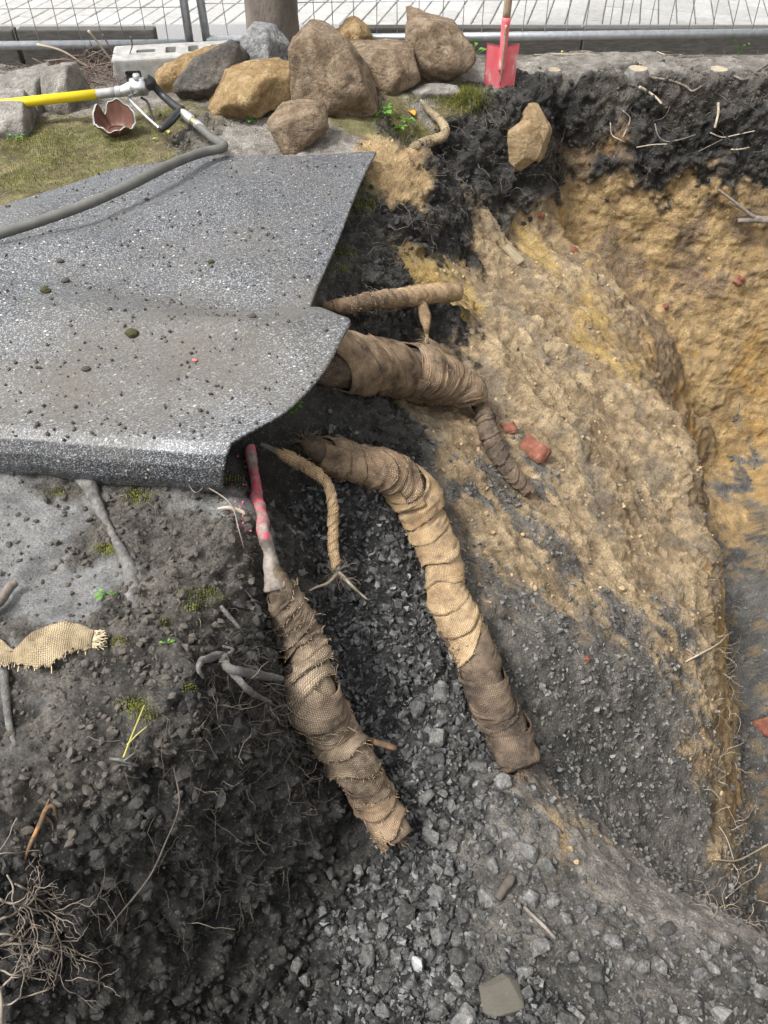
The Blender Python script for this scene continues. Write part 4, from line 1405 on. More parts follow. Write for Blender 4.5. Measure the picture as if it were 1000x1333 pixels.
# ------------------------------------------------------------------ burlap-wrapped roots
MBU_TAN = burlap_mat('burlap_tan', (.46, .305, .16), (.66, .49, .30), (.20, .14, .09), .44)
MBU_GREY = burlap_mat('burlap_greybrown', (.28, .21, .145), (.46, .36, .26), (.115, .088, .066), .49)
MBU_DARK = burlap_mat('burlap_dark', (.15, .11, .08), (.32, .24, .17), (.065, .052, .044), .48)
MBU_BIG = burlap_mat('burlap_brown', (.30, .205, .13), (.48, .35, .23), (.105, .077, .056), .48)
MBU_LIGHT = burlap_mat('burlap_light', (.40, .31, .19), (.56, .45, .30), (.24, .185, .12), .42, .0042)
M_THREAD = simple_mat('jute_thread', [(.3, (.30, .22, .14)), (.7, (.48, .37, .25))], 30, 0.95, 0)
M_THREADD = simple_mat('dirty_jute_thread', [(.3, (.13, .10, .075)), (.7, (.25, .19, .14))], 30, 0.95, 0)
M_ROOTB = simple_mat('root_bark', [(.3, (.10, .085, .07)), (.55, (.20, .17, .145)), (.75, (.31, .275, .24))], 26, 0.85, 0.7, 80, 0.005, streak=(1, 1, 1))
M_ROOTG = simple_mat('grey_root', [(.3, (.075, .07, .066)), (.55, (.155, .148, .14)), (.75, (.27, .26, .24))], 40, 0.9, 1.0, 110, 0.008)
M_ROOTF = simple_mat('fine_root', [(.3, (.15, .12, .095)), (.7, (.30, .255, .205))], 30, 0.9, 0)
M_ROOTD = simple_mat('dark_fine_root', [(.3, (.05, .042, .036)), (.7, (.13, .11, .09))], 30, 0.9, 0)
M_TWIG = simple_mat('pale_twig', [(.3, (.30, .25, .19)), (.7, (.50, .43, .33))], 30, 0.85, 0.2, 90, 0.001)
M_WOODO = simple_mat('torn_wood', [(.35, (.06, .042, .03)), (.5, (.14, .085, .045)), (.62, (.34, .18, .07)), (.8, (.40, .26, .12))], 30, 0.8, 0.5, 60, 0.003, streak=(1, 1, .3))


def pink_bark():
    m, nt, b = material('pink_marked_bark')
    tc = nd(nt, 'ShaderNodeTexCoord')
    n1 = nd(nt, 'ShaderNodeTexNoise', i_Scale=34.0, i_Detail=8, i_Roughness=.7)
    nt.links.new(tc.outputs['Object'], n1.inputs['Vector'])
    rp = ramp(nt, n1.outputs['Fac'], [(.3, (.09, .075, .062)), (.55, (.24, .21, .18)), (.75, (.36, .32, .29))])
    n2 = nd(nt, 'ShaderNodeTexNoise', i_Scale=42.0, i_Detail=8, i_Roughness=.8)
    mp = nd(nt, 'ShaderNodeMapping')
    mp.inputs['Location'].default_value = (1.3, .2, 5)
    nt.links.new(tc.outputs['Object'], mp.inputs[0])
    nt.links.new(mp.outputs[0], n2.inputs['Vector'])
    at = nd(nt, 'ShaderNodeAttribute', attribute_name='pink')
    ad = nd(nt, 'ShaderNodeMath', operation='MULTIPLY_ADD')
    nt.links.new(at.outputs['Fac'], ad.inputs[0])
    ad.inputs[1].default_value = .215
    nt.links.new(n2.outputs['Fac'], ad.inputs[2])
    mr = nd(nt, 'ShaderNodeMapRange')
    mr.inputs['From Min'].default_value = .66
    mr.inputs['From Max'].default_value = .74
    mr.inputs['To Max'].default_value = .85
    nt.links.new(ad.outputs[0], mr.inputs[0])
    mx = nd(nt, 'ShaderNodeMix', data_type='RGBA')
    nt.links.new(mr.outputs[0], mx.inputs['Factor'])
    nt.links.new(rp.outputs[0], mx.inputs['A'])
    mx.inputs['B'].default_value = (.58, .055, .11, 1)
    nt.links.new(mx.outputs['Result'], b.inputs['Base Color'])
    b.inputs['Roughness'].default_value = .75
    bp = nd(nt, 'ShaderNodeBump', i_Strength=.7, i_Distance=.005)
    nt.links.new(n1.outputs['Fac'], bp.inputs['Height'])
    nt.links.new(bp.outputs[0], b.inputs['Normal'])
    return m


M_PINK = pink_bark()


class Root:
    """centre line through photo points (x, y, metres towards the camera from the soil, radius)"""

    def __init__(self, pts, n=240, k=0.84):
        P = [list(lift(px, py, l)) + [r * k] for px, py, l, r in pts]
        Q = spline(P, n)
        self.C, self.R = Q[:, :3], Q[:, 3]
        self.s = np.r_[0, np.cumsum(np.linalg.norm(np.diff(self.C, axis=0), axis=1))]
        self.L = self.s[-1]
        self.T, self.N, self.B = frames(self.C)

    def at(self, s):
        g = lambda A: np.stack([np.interp(s, self.s, A[:, d]) for d in range(3)], -1)
        return g(self.C), g(self.N), g(self.B), np.interp(s, self.s, self.R)

    def core(self, a, b, k=1.0, sides=20, n=80, noise=.08, seed=0):
        s = np.linspace(a, b, n)
        C, N, B, R = self.at(s)
        return tube(C, R * k, sides, True, noise, seed, 40)


def wrap_band(rt, s0, s1, width, pitch, theta0, hand, seed, thick=.0095, shingle=1, wob=.15, ragged=.003):
    """one strip of burlap wound round the root; its lower edge stands proud of the next turn"""
    turns = max(0.6, (s1 - s0 - width) / pitch)
    nt_ = max(24, int(turns * 56))
    nk = 14
    tt = np.linspace(0, turns, nt_)
    kk = np.linspace(0, 1, nk)
    TT, KK = np.meshgrid(tt, kk, indexing='ij')
    th = theta0 + hand * TT * 2 * np.pi + KK * 0.12
    Rm = float(np.interp((s0 + s1) / 2, rt.s, rt.R))
    skew = Rm * .80 * np.sin(th * 1.0 + seed) + Rm * .12 * np.sin(th * 2.3 + seed * 2)
    en = fbm(np.stack([TT.ravel() * 5.1, TT.ravel() * 0 + seed, TT.ravel() * 0], 1), 1.0, 4, .6, seed).reshape(TT.shape)
    s = s0 + TT * pitch + KK * width * (1 + .12 * en) + skew + ragged * 2 * en * (KK > .9)
    s = np.clip(s, 0, rt.L)
    C, N, B, R = rt.at(s.ravel())
    thr = th.ravel()
    D = N * np.cos(thr)[:, None] + B * np.sin(thr)[:, None]
    Q = C + D * R[:, None]
    fold = fbm(np.stack([TT.ravel() * 2.2 + seed, KK.ravel() * 5.0, TT.ravel() * .3], 1), 1.3, 3, .55, seed + 3)
    lump = fbm(Q, 13, 3, .5, 90)
    k = KK.ravel() if shingle > 0 else 1 - KK.ravel()
    off = .0015 + thick * k ** 1.3 + .0045 * fold + wob * R * lump * .9
    crease = np.maximum(0, fbm(np.stack([TT.ravel() * 1.1, KK.ravel() * 9 + TT.ravel() * 2, TT.ravel() * 0 + seed], 1), 1.2, 2, .5, seed + 8, ridge=True) - .45)
    off += .016 * crease + .003 * np.sin(TT.ravel() * 2 * np.pi * .37 + seed) + .0025
    off = off * np.clip(R / .045, .28, 1.0)
    V = Q + D * off[:, None]
    F = grid_faces(nt_, nk)
    uv = np.stack([TT.ravel() * 2 * np.pi * Rm, KK.ravel() * width + skew.ravel() * 0], 1)
    edge = V.reshape(nt_, nk, 3)[:, -1 if shingle > 0 else 0]
    eD = D.reshape(nt_, nk, 3)[:, -1]
    return V, F, uv, edge, eD


def build_wrap(parent, rt, s0, s1, width, pitch, m, mthread, seed, hand=1, name='burlap_strip', fray=0.55, th0=0.0, seg=None, shingle=1):
    """the wrap is wound from several strips, each its own part, with frayed threads along their edges"""
    seg = seg or [(s0, s1)]
    for i, (a, b) in enumerate(seg):
        V, F, uv, E, ED = wrap_band(rt, a, b, width, pitch, th0 + i * 1.9, hand, seed + i * 7, shingle=shingle)
        me = new_mesh(name, V, F, True, uv, None, [m if not isinstance(m, (list, tuple)) else m[i % len(m)]])
        o = child(name, me, parent)
        md = o.modifiers.new('solid', 'SOLIDIFY')
        md.thickness = .0022
        md.offset = -1
        paths = []
        rr = random.Random(seed + i)
        tdir = np.gradient(E, axis=0)
        for q in range(len(E)):
            for rep in range(3):
                if rr.random() > fray * .6:
                    continue
                j = min(len(E) - 1, q)
                p = E[j] + (E[min(j + 1, len(E) - 1)] - E[j]) * rr.random()
                t = tdir[j] / (np.linalg.norm(tdir[j]) + 1e-9)
                dn = np.cross(t, ED[j])
                dn = dn / (np.linalg.norm(dn) + 1e-9)
                sgn = 1 if rr.random() < .5 else -1
                L = rr.uniform(.003, .009) * (3.5 if rr.random() < .06 else 1)
                d = dn * sgn * rr.uniform(-.3, 1) + ED[j] * rr.uniform(.0, .5) + t * rr.uniform(-1, 1)
                d = d / (np.linalg.norm(d) + 1e-9)
                d2 = d + np.array([rr.uniform(-.6, .6), rr.uniform(-.6, .6), rr.uniform(-.8, .3)])
                paths.append((np.stack([p, p + d * L * .5, p + d * L * .5 + d2 * L * .5]), .0007))
        if paths:
            Vt, Ft_ = tubes_np(paths, 3)
            tag(obj('frayed_threads', new_mesh('frayed_threads', Vt, Ft_, True, mats=[mthread]), o), kind='stuff')


def core_part(parent, rt, a, b, m, k=.985, seed=0, name='root_core', noise=.08):
    V, F, uv = rt.core(a, b, k, seed=seed, noise=noise)
    return child(name, new_mesh(name, V, F, True, uv, None, [m]), parent)


def hairs(P0, D0, n, L, seed, r=.0006, spread=.9, droop=.6):
    rr = np.random.default_rng(seed)
    out = []
    for i in range(n):
        p = np.array(P0) + rr.normal(0, .004, 3)
        d = np.array(D0) + rr.normal(0, spread, 3)
        d /= np.linalg.norm(d) + 1e-9
        pts = [p]
        l = L * rr.uniform(.4, 1.2) / 6
        for k in range(6):
            d = d + rr.normal(0, .35, 3) + np.array([0, 0, -droop * .15])
            d /= np.linalg.norm(d) + 1e-9
            p = p + d * l
            pts.append(p)
        out.append((np.array(pts), np.linspace(r * 1.5, r * .6, 7)))
    return out


gR = 'burlap wrapped tree roots'
# -- the long central root
r1 = Root([(392, 574, .03, .022), (403, 580, .05, .040), (432, 594, .07, .054), (474, 605, .09, .052), (509, 614, .11, .062), (539, 642, .11, .080), (557, 683, .09, .068), (574, 727, .08, .060),
           (583, 775, .07, .058), (600, 818, .07, .064), (622, 857, .07, .060), (635, 901, .07, .062), (657, 949, .06, .064), (677, 1002, .045, .060)])
e1 = empty('wrapped_root', r1.C[0], 'long central root wound in tan burlap, dark brown at its lower end', 'root', gR)
core_part(e1, r1, 0, r1.L, MBU_DARK, .97, 1)
L = r1.L
sq = [0.02 * L, .20 * L, .31 * L, .47 * L, .60 * L, .735 * L]
build_wrap(e1, r1, 0, L, .085, .042, [MBU_BIG], M_THREAD, 101, 1, seg=[(.03 * L, .26 * L)], fray=.5)
build_wrap(e1, r1, 0, L, .115, .075, [MBU_TAN], M_THREAD, 120, 1, seg=[(.22 * L, .70 * L)], fray=.55, th0=.7)
build_wrap(e1, r1, 0, L, .105, .060, [MBU_DARK], M_THREADD, 133, 1, seg=[(.64 * L, 1.0 * L)], fray=1.0, th0=2.0, shingle=-1)
build_wrap(e1, r1, 0, L, .075, .065, [MBU_TAN], M_THREAD, 150, 1, seg=[(.60 * L, .72 * L)], fray=.9, th0=.4)
Vt, Ft_ = tubes_np(hairs(r1.C[-1], r1.T[-1], 90, .05, 5, .0008) + hairs(r1.C[4], -r1.T[4] + [0, 0, .6], 90, .06, 6, .0009))
tag(child('root_hairs', new_mesh('root_hairs', Vt, Ft_, True, mats=[M_THREADD]), e1), kind='stuff')

# -- the left root, bare and pink marked above, wrapped below
r2 = Root([(326, 578, .03, .015), (329, 600, .032, .018), (334, 625, .04, .0165), (334, 650, .05, .019), (341, 672, .06, .0165), (343, 692, .07, .0185), (350, 715, .085, .0175), (353, 738, .10, .021), (362, 760, .12, .032), (372, 782, .13, .044), (388, 820, .13, .052),
           (402, 858, .13, .058), (407, 905, .12, .076), (433, 955, .11, .064), (464, 1001, .10, .057), (492, 1044, .09, .053), (521, 1092, .085, .050)])
e2 = empty('wrapped_root', r2.C[0], 'left root with pink paint on its bare top, wrapped in grey brown burlap below', 'root', gR)
L = r2.L
sb = float(np.interp(4.35, np.arange(14), np.interp(np.linspace(0, 1, 14), np.linspace(0, 1, 14), np.linspace(0, 1, 14)))) * 0
i_w = int(np.argmin(np.abs(project(r2.C)[:, 1] - 750)))
sb = r2.s[i_w]
V, F, uv = r2.core(0, sb + .03, 1.08, 24, 150, .32, 3)
Sv = project(V)
pk = np.clip(1 - np.abs(Sv[:, 1] - 640) / 62, 0, 1) ** .4 * 1.0 + np.clip(1 - np.abs(Sv[:, 1] - 583) / 16, 0, 1) * .8 + .6 * np.clip(1 - np.abs(Sv[:, 1] - 700) / 22, 0, 1) + .25 * (Sv[:, 1] > 710)
child('bare_root', new_mesh('bare_root', V, F, True, uv, dict(pink=np.clip(pk, 0, 1)), [M_PINK]), e2)
core_part(e2, r2, sb + .005, L, MBU_GREY, .985, 2)
build_wrap(e2, r2, 0, L, .070, .036, [MBU_GREY], M_THREAD, 201, -1, seg=[(sb, sb + (L - sb) * .42)], fray=.7)
build_wrap(e2, r2, 0, L, .105, .062, [MBU_GREY], M_THREAD, 222, -1, seg=[(sb + (L - sb) * .34, sb + (L - sb) * .80)], fray=.8, th0=1.1)
build_wrap(e2, r2, 0, L, .10, .055, [MBU_BIG], M_THREAD, 240, -1, seg=[(sb + (L - sb) * .72, L)], fray=.5, th0=2.6)
Vt, Ft_ = tubes_np(hairs(r2.C[-1], r2.T[-1], 60, .03, 15, .0008))
tag(child('root_hairs', new_mesh('root_hairs', Vt, Ft_, True, mats=[M_THREADD]), e2), kind='stuff')
pS = lift(494, 968, .14)
V, F, uv = tube(spline([lift(478, 963, .12)[:], pS[:], lift(515, 975, .14)[:]], 8), .0085, 10, True, .1, 4)
st = child('cut_side_root', new_mesh('cut_side_root', V, F, True, mats=[M_WOODO]), e2)

# -- the thin branching root between them
r3 = Root([(338, 578, .04, .009), (352, 584, .06, .013), (374, 594, .10, .021), (402, 610, .13, .022), (423, 627, .14, .0165), (433, 653, .14, .0165), (435, 683, .13, .0175), (433, 714, .12, .0165), (439, 744, .11, .019)], k=.62)
e3 = empty('wrapped_root', r3.C[0], 'thin crooked root wrapped in burlap, hanging between the two large wrapped roots', 'root', gR)
core_part(e3, r3, 0, r3.L, M_ROOTB, .95, 3)
build_wrap(e3, r3, 0, r3.L, .045, .028, [MBU_TAN], M_THREAD, 301, 1, seg=[(.10 * r3.L, 1.0 * r3.L)], fray=.12)
tip = r3.C[-1]
V, F, uv = tube(spline([tip, lift(458, 762, .10)[:], lift(468, 772, .10)[:], lift(478, 780, .09)[:]], 14), np.linspace(.006, .0025, 14), 8, True, .1)
child('side_twig', new_mesh('side_twig', V, F, True, mats=[M_TWIG]), e3)
V, F, uv = tube(spline([tip, lift(428, 757, .10)[:], lift(412, 764, .09)[:], lift(402, 769, .08)[:]], 14), np.linspace(.005, .002, 14), 8, True, .1)
child('side_twig', new_mesh('side_twig', V, F, True, mats=[M_TWIG]), e3)
Vt, Ft_ = tubes_np(hairs(tip, (0, -.2, -1), 90, .07, 16, .0008))
tag(child('root_hairs', new_mesh('root_hairs', Vt, Ft_, True, mats=[M_ROOTF]), e3), kind='stuff')

# -- the thick root leaving the mat, thin bent tail
r4 = Root([(405, 465, .06, .090), (432, 470, .09, .100), (482, 477, .13, .098), (520, 482, .15, .100), (548, 487, .15, .104), (580, 495, .14, .084), (610, 509, .12, .062), (624, 524, .10, .030), (630, 540, .09, .032),
           (636, 562, .07, .034), (647, 588, .06, .032), (665, 615, .05, .028), (690, 643, .03, .023)], k=.86)
e4 = empty('wrapped_root', r4.C[0], 'thick root in brown burlap leaving the mat, with a thin tail bent downhill', 'root', gR)
L = r4.L
core_part(e4, r4, 0, L, MBU_DARK, .975, 4)
build_wrap(e4, r4, 0, L, .13, .072, [MBU_BIG], M_THREAD, 401, 1, seg=[(0.0, .40 * L)], fray=.3, th0=2.1)
build_wrap(e4, r4, 0, L, .085, .048, [MBU_BIG], M_THREAD, 422, 1, seg=[(.34 * L, .66 * L)], fray=.55, th0=1.1)
build_wrap(e4, r4, 0, L, .060, .034, [MBU_DARK], M_THREADD, 440, 1, seg=[(.66 * L, 1.0 * L)], fray=.4)

# -- the straight stub above it
r5 = Root([(420, 399, .05, .016), (445, 398, .08, .030), (490, 392, .12, .037), (531, 385, .15, .040), (562, 382, .17, .041), (596, 380, .19, .040)], k=.70)
e5 = empty('wrapped_root', r5.C[0], 'straight wrapped root stub sticking out of the bank above the thick root', 'root', gR)
core_part(e5, r5, 0, r5.L, MBU_BIG, .985, 5)
build_wrap(e5, r5, 0, r5.L, .075, .040, [MBU_BIG, MBU_TAN], M_THREAD, 501, -1, seg=[(.02 * r5.L, .55 * r5.L), (.48 * r5.L, 1.0 * r5.L)], fray=.4)
# a bagged root tip hanging below the stub
r5b = Root([(541, 392, .15, .010), (548, 400, .15, .026), (553, 410, .145, .028), (557, 424, .14, .018), (557, 436, .135, .009), (556, 446, .13, .003)], 80)
e5b = empty('wrapped_root', r5b.C[0], 'small tan burlap bag tied round a root tip below the straight stub', 'root', gR)
V, F, uv = r5b.core(0, r5b.L, 1, 22, 60, .15, 9)
child('burlap_bag', new_mesh('burlap_bag', V, F, True, uv, None, [MBU_TAN]), e5b)
Vt, Ft_ = tubes_np(hairs(r5b.C[-12], (0, -.2, -1), 50, .05, 26, .0008, .4))
tag(child('frayed_threads', new_mesh('frayed_threads', Vt, Ft_, True, mats=[M_THREAD]), e5b), kind='stuff')

# -- the curved pale root near the moss
r6 = Root([(548, 131, .02, .009), (552, 137, .025, .012), (560, 145, .03, .012), (572, 156, .045, .013), (580, 168, .06, .017), (575, 178, .06, .019), (559, 184, .05, .020), (543, 191, .04, .016), (532, 200, .02, .011)])
e6 = empty('wrapped_root', r6.C[0], 'small curved root wrapped in pale cloth beside the moss cushion', 'root', gR)
core_part(e6, r6, 0, r6.L, M_ROOTB, .95, 6)
build_wrap(e6, r6, 0, r6.L, .045, .026, [MBU_LIGHT], M_THREAD, 601, 1, seg=[(.06 * r6.L, .95 * r6.L)], fray=.1)

# ------------------------------------------------------------------ burlap scrap at the left
def scrap():
    NU, NV = 60, 22
    top = [lift(x, y, l * .6) for x, y, l in ((-60, 822, .03), (-25, 825, .04), (0, 831, .035), (20, 846, .012), (33, 834, .03), (50, 820, .045), (75, 811, .05), (98, 811, .04), (122, 823, .02))]
    bot = [lift(x, y, l * .6) for x, y, l in ((-60, 862, .03), (-25, 864, .035), (0, 868, .03), (22, 864, .012), (40, 868, .03), (58, 867, .035), (74, 857, .03), (96, 847, .025), (120, 843, .012))]
    A, B_ = spline([p[:] for p in top], NU), spline([p[:] for p in bot], NU)
    v = np.linspace(0, 1, NV)[:, None, None]
    P = A[None] * (1 - v) + B_[None] * v
    n = fbm(P.reshape(-1, 3), 22, 3, .5, 70).reshape(NV, NU)
    P[..., 2] += .010 * n + .004 * fbm(P.reshape(-1, 3), 70, 2, .5, 71).reshape(NV, NU) + .003 * np.sin(v[..., 0] * np.pi)
    P[-1, :, 1] += .006 * np.sin(np.arange(NU) * 1.3)
    uv = np.stack(np.meshgrid(np.linspace(0, .30, NU), np.linspace(0, .09, NV)), -1).reshape(-1, 2)
    root = empty('burlap_scrap', P[NV // 2, NU // 2], 'pale tan burlap scrap lying on the soil at the left border', 'burlap')
    o = child('cloth', new_mesh('cloth', P.reshape(-1, 3), grid_faces(NV, NU), True, uv, None, [MBU_LIGHT]), root)
    md = o.modifiers.new('solid', 'SOLIDIFY')
    md.thickness = .002
    paths = []
    rr = random.Random(3)
    for E, s in ((P[:, -1], 1), (P[-1], 0)):
        for i in range(len(E) * (3 if s else 1)):
            p = E[rr.randrange(len(E))]
            d = np.array([1, .1, rr.uniform(-.4, .25)]) * (1 if s else .1) + (0 if s else 1) * np.array([rr.uniform(-.4, .4), -.8, -.3])
            d = d / np.linalg.norm(d)
            Lh = rr.uniform(.006, .03) if s else rr.uniform(.001, .005)
            paths.append((np.stack([p - d * .003, p + d * Lh * .5, p + d * Lh + np.array([0, rr.uniform(-.01, .01), rr.uniform(-.012, .006)])]), .0011))
    Vt, Ft_ = tubes_np(paths, 3)
    mlt = simple_mat('pale_jute', [(.3, (.48, .38, .25)), (.7, (.62, .52, .36))], 30, .95, 0)
    tag(child('frayed_threads', new_mesh('frayed_threads', Vt, Ft_, True, mats=[mlt]), root), kind='stuff')


scrap()

# ------------------------------------------------------------------ bare roots and wood
def bare_root(name, branches, m, label, cat='root', group=None, seed=0, sides=12, noise=.26, flat=None):
    """branches: list of point lists (px, py, lift, radius); the first is the main stem"""
    P0 = lift(branches[0][0][0], branches[0][0][1], branches[0][0][2])
    root = empty(name, P0.to_tuple(), label, cat, group)
    for i, br in enumerate(branches):
        Q = spline([list(lift(px, py, l)) + [r] for px, py, l, r in br], max(12, len(br) * 8))
        V, F, uv = tube(Q[:, :3], Q[:, 3], sides, True, noise, seed + i, 50)
        child('stem' if i == 0 else 'branch', new_mesh(name, V, F, True, mats=[m]), root)
    return root


bare_root('bare_root', [[(80, 606, .0, .026), (108, 622, .004, .025), (126, 652, .004, .016), (143, 690, .003, .0095), (157, 718, .0, .012), (169, 745, -.006, .019), (175, 775, -.014, .022), (178, 795, -.03, .018)]],
          M_ROOTG, 'smooth grey bare root running down from under the mat front', group='bare grey roots', seed=1, sides=14)
bare_root('bare_root', [[(262, 860, .02, .008), (288, 853, .03, .011), (300, 868, .035, .010), (318, 880, .04, .011), (345, 880, .05, .010), (368, 884, .06, .007)],
                        [(300, 872, .035, .008), (318, 896, .04, .008), (335, 906, .045, .0065), (352, 914, .045, .004)], [(262, 860, .02, .007), (258, 872, .015, .006), (264, 884, .01, .003)],
                        [(292, 856, .03, .006), (300, 846, .03, .004), (292, 842, .02, .003)]],
          M_ROOTG, 'grey forked bare root touching the left wrapped root', group='bare grey roots', seed=5)
bare_root('bare_root', [[(287, 790, .02, .004), (300, 803, .03, .0055), (314, 818, .03, .003)]], M_ROOTG, 'short grey root end poking out above the forked root', group='bare grey roots', seed=6)
bare_root('bare_root', [[(3, 862, .0, .010), (8, 905, .01, .009), (12, 945, .005, .007), (22, 972, .0, .004)]], M_ROOTG, 'thin grey root hanging below the burlap scrap', group='bare grey roots', seed=7)
bare_root('bare_root', [[(283, 662, .02, .0025), (298, 660, .03, .0045), (316, 666, .03, .005), (320, 670, .03, .003)]], M_TWIG, 'short pale root end beside the pink marked root', seed=8)
bare_root('torn_root', [[(28, 1128, .0, .003), (40, 1095, .008, .004), (54, 1064, .012, .005), (66, 1040, .018, .0012)], [(48, 1080, .008, .002), (60, 1058, .014, .0045), (70, 1050, .016, .004), (74, 1066, .010, .001)], [(56, 1062, .012, .002), (63, 1048, .02, .001)], [(60, 1062, .01, .003), (66, 1070, .01, .003), (70, 1082, .008, .001)]], M_WOODO, 'orange torn root end in the dark bank at the left', seed=9)
bare_root('root_twig', [[(228, 1000, .03, .0012), (232, 1050, .04, .0016), (215, 1100, .05, .0018), (198, 1136, .055, .002), (182, 1160, .05, .002), (160, 1188, .04, .002), (140, 1210, .03, .0015)]], M_ROOTD, 'thin root dangling across the dark left bank', seed=10)
bare_root('dry_stick', [[(682, 1180, .02, .004), (705, 1203, .025, .0045), (724, 1222, .02, .004)]], M_ROOTB, 'dark stick lying on the gravel mound', 'stick', seed=12)
bare_root('dry_stick', [[(648, 1170, .02, .011), (662, 1148, .02, .012), (667, 1142, .02, .010)]], M_ROOTD, 'short thick dark stick between the gravel stones', 'stick', seed=13)
bare_root('dry_stick', [[(-20, 800, .03, .010), (0, 782, .035, .011), (14, 765, .04, .011), (20, 758, .04, .010)]], M_ROOTB, 'broken brown stick at the left border above the burlap scrap', 'stick', seed=14, sides=5)
bare_root('root_twig', [[(893, 862, .0, .002), (912, 850, .02, .0035), (935, 838, .05, .0035), (948, 826, .06, .003)], [(905, 853, .02, .0025), (895, 845, .03, .002)]], M_TWIG, 'pale twig standing out from the ridge above the dry grass', group='pale twigs on the ridge', seed=15)
bare_root('root_twig', [[(930, 1118, .02, .0025), (960, 1120, .12, .003), (985, 1108, .2, .003), (1010, 1094, .25, .003)], [(955, 1119, .1, .002), (945, 1090, .12, .0018), (936, 1075, .12, .001)]], M_TWIG, 'long pale twig reaching right over the pit floor', group='pale twigs on the ridge', seed=16)
bare_root('root_twig', [[(945, 1170, .05, .002), (965, 1152, .1, .0022), (985, 1140, .1, .0025), (992, 1122, .1, .002)]], M_TWIG, 'thin pale twig low over the pit floor', group='pale twigs on the ridge', seed=17)
bare_root('root_stub', [[(960, 286, .03, .014), (985, 286, .06, .018), (1010, 288, .08, .018)], [(985, 286, .06, .010), (955, 262, .04, .008), (935, 246, .03, .006)], [(985, 284, .05, .008), (965, 270, .04, .006), (948, 262, .02, .004)]], M_ROOTB, 'brown root stub jutting from the sand wall at the right border', seed=18)

# the pale fibrous root fan hanging at the lower left corner
fan_c = lift(14, 1185, .06)
fan = empty('root_fan', fan_c.to_tuple(), 'pale fibrous root fan hanging at the lower left corner', 'root')


def grow(px, py, ang, l, r, depth, rr, out, lf):
    pts = []
    n = 7
    for k in range(n):
        pts.append(list(lift(px, py, lf)) + [r * (1 - .5 * k / n)])
        ang += rr.gauss(0, .16)
        px += math.cos(ang) * l / n
        py += math.sin(ang) * l / n
        lf = max(.02, lf + rr.uniform(-.012, .012))
        if depth > 0 and k >= 1 and rr.random() < .55:
            grow(px, py, ang + rr.choice((-1, 1)) * rr.uniform(.4, 1.0), l * rr.uniform(.45, .75), r * .62, depth - 1, rr, out, lf)
    out.append((depth, np.array(pts)))


rr = random.Random(5)
stems = [(2, 1345, -1.35, 170, .0036), (2, 1230, -.15, 95, .0026), (-5, 1200, -.5, 80, .0022), (0, 1290, -.75, 85, .0022), (20, 1150, .35, 75, .002), (-2, 1170, .5, 85, .0024), (-5, 1260, .2, 80, .002), (10, 1140, 1.1, 80, .0018), (0, 1310, -.3, 100, .002), (30, 1180, .8, 80, .0016), (0, 1215, .3, 100, .0018), (70, 1200, 1.3, 110, .0014)]
for i, (a, b, c, d, r) in enumerate(stems):
    out = []
    grow(a, b, c, d * .92, r, 2, rr, out, .06)
    main = [q for dd_, q in out if dd_ == 2][0]
    V, F, uv = tube(spline(main, 24)[:, :3], np.maximum(spline(main, 24)[:, 3], .0005), 6, True, .15, i)
    so = child('stem', new_mesh('stem', V, F, True, mats=[M_ROOTF]), fan)
    sm = [(q[:, :3], np.maximum(q[:, 3], .0005)) for dd_, q in out if dd_ < 2]
    if sm:
        Vt, Ft_ = tubes_np(sm, 4)
        tag(obj('rootlets', new_mesh('rootlets', Vt, Ft_, True, mats=[M_ROOTF]), so), kind='stuff')
# ------------------------------------------------------------------ stumps, bricks, wood in the bank
M_CUT = simple_mat('cut_wood', [(.3, (.26, .21, .15)), (.7, (.42, .35, .26))], 40, 0.85, 0.2, 100, 0.002)
M_BRICKR = simple_mat('red_brick', [(.3, (.10, .042, .028)), (.5, (.20, .072, .046)), (.66, (.26, .15, .09)), (.8, (.30, .21, .13))], 26, 0.9, 0.6, 90, 0.004)
M_DUSTB = simple_mat('sandy_brick_top', [(.3, (.28, .20, .12)), (.7, (.40, .30, .18))], 30, 0.95, 0.6, 90, 0.004)


def stump(px, py, r, h, label, seed):
    P = atZ(px, py, .05)
    root = empty('tree_stump', P.to_tuple(), label, 'stump', 'cut stumps on the pit rim')
    z = np.linspace(-.04, h, 12)
    C = np.stack([z * .05, z * .0, z], 1)
    V, F, uv = tube(C, r * (1 + .35 * np.exp(-np.maximum(z, 0) / .012)), 26, True, .10, seed, 22)
    obj('trunk', new_mesh('trunk', V, F, True, mats=[M_ROOTG]), root)
    a = np.linspace(0, 2 * np.pi, 26, endpoint=False)
    rad = r * .95 * (1 + .05 * np.sin(a * 3 + seed))
    V = np.vstack([np.stack([np.cos(a) * rad, np.sin(a) * rad, np.full(26, h + .0025)], 1), np.stack([np.cos(a) * rad, np.sin(a) * rad, np.full(26, h - .006)], 1)])
    V[:, 0] += h * .05
    F = [tuple(range(26))] + [(i, i + 26, (i + 1) % 26 + 26, (i + 1) % 26) for i in range(26)]
    obj('cut_face', new_mesh('cut_face', V, F, False, mats=[M_CUT]), root)


stump(829, 96.5, .046, .024, 'cut stump with pale top, left of the two on the pit rim', 1)
stump(934, 96, .043, .02, 'cut stump with pale top, near the right border on the pit rim', 2)
stump(721, 94, .032, .010, 'small stump cut flush with the soil right of the shovel', 3)


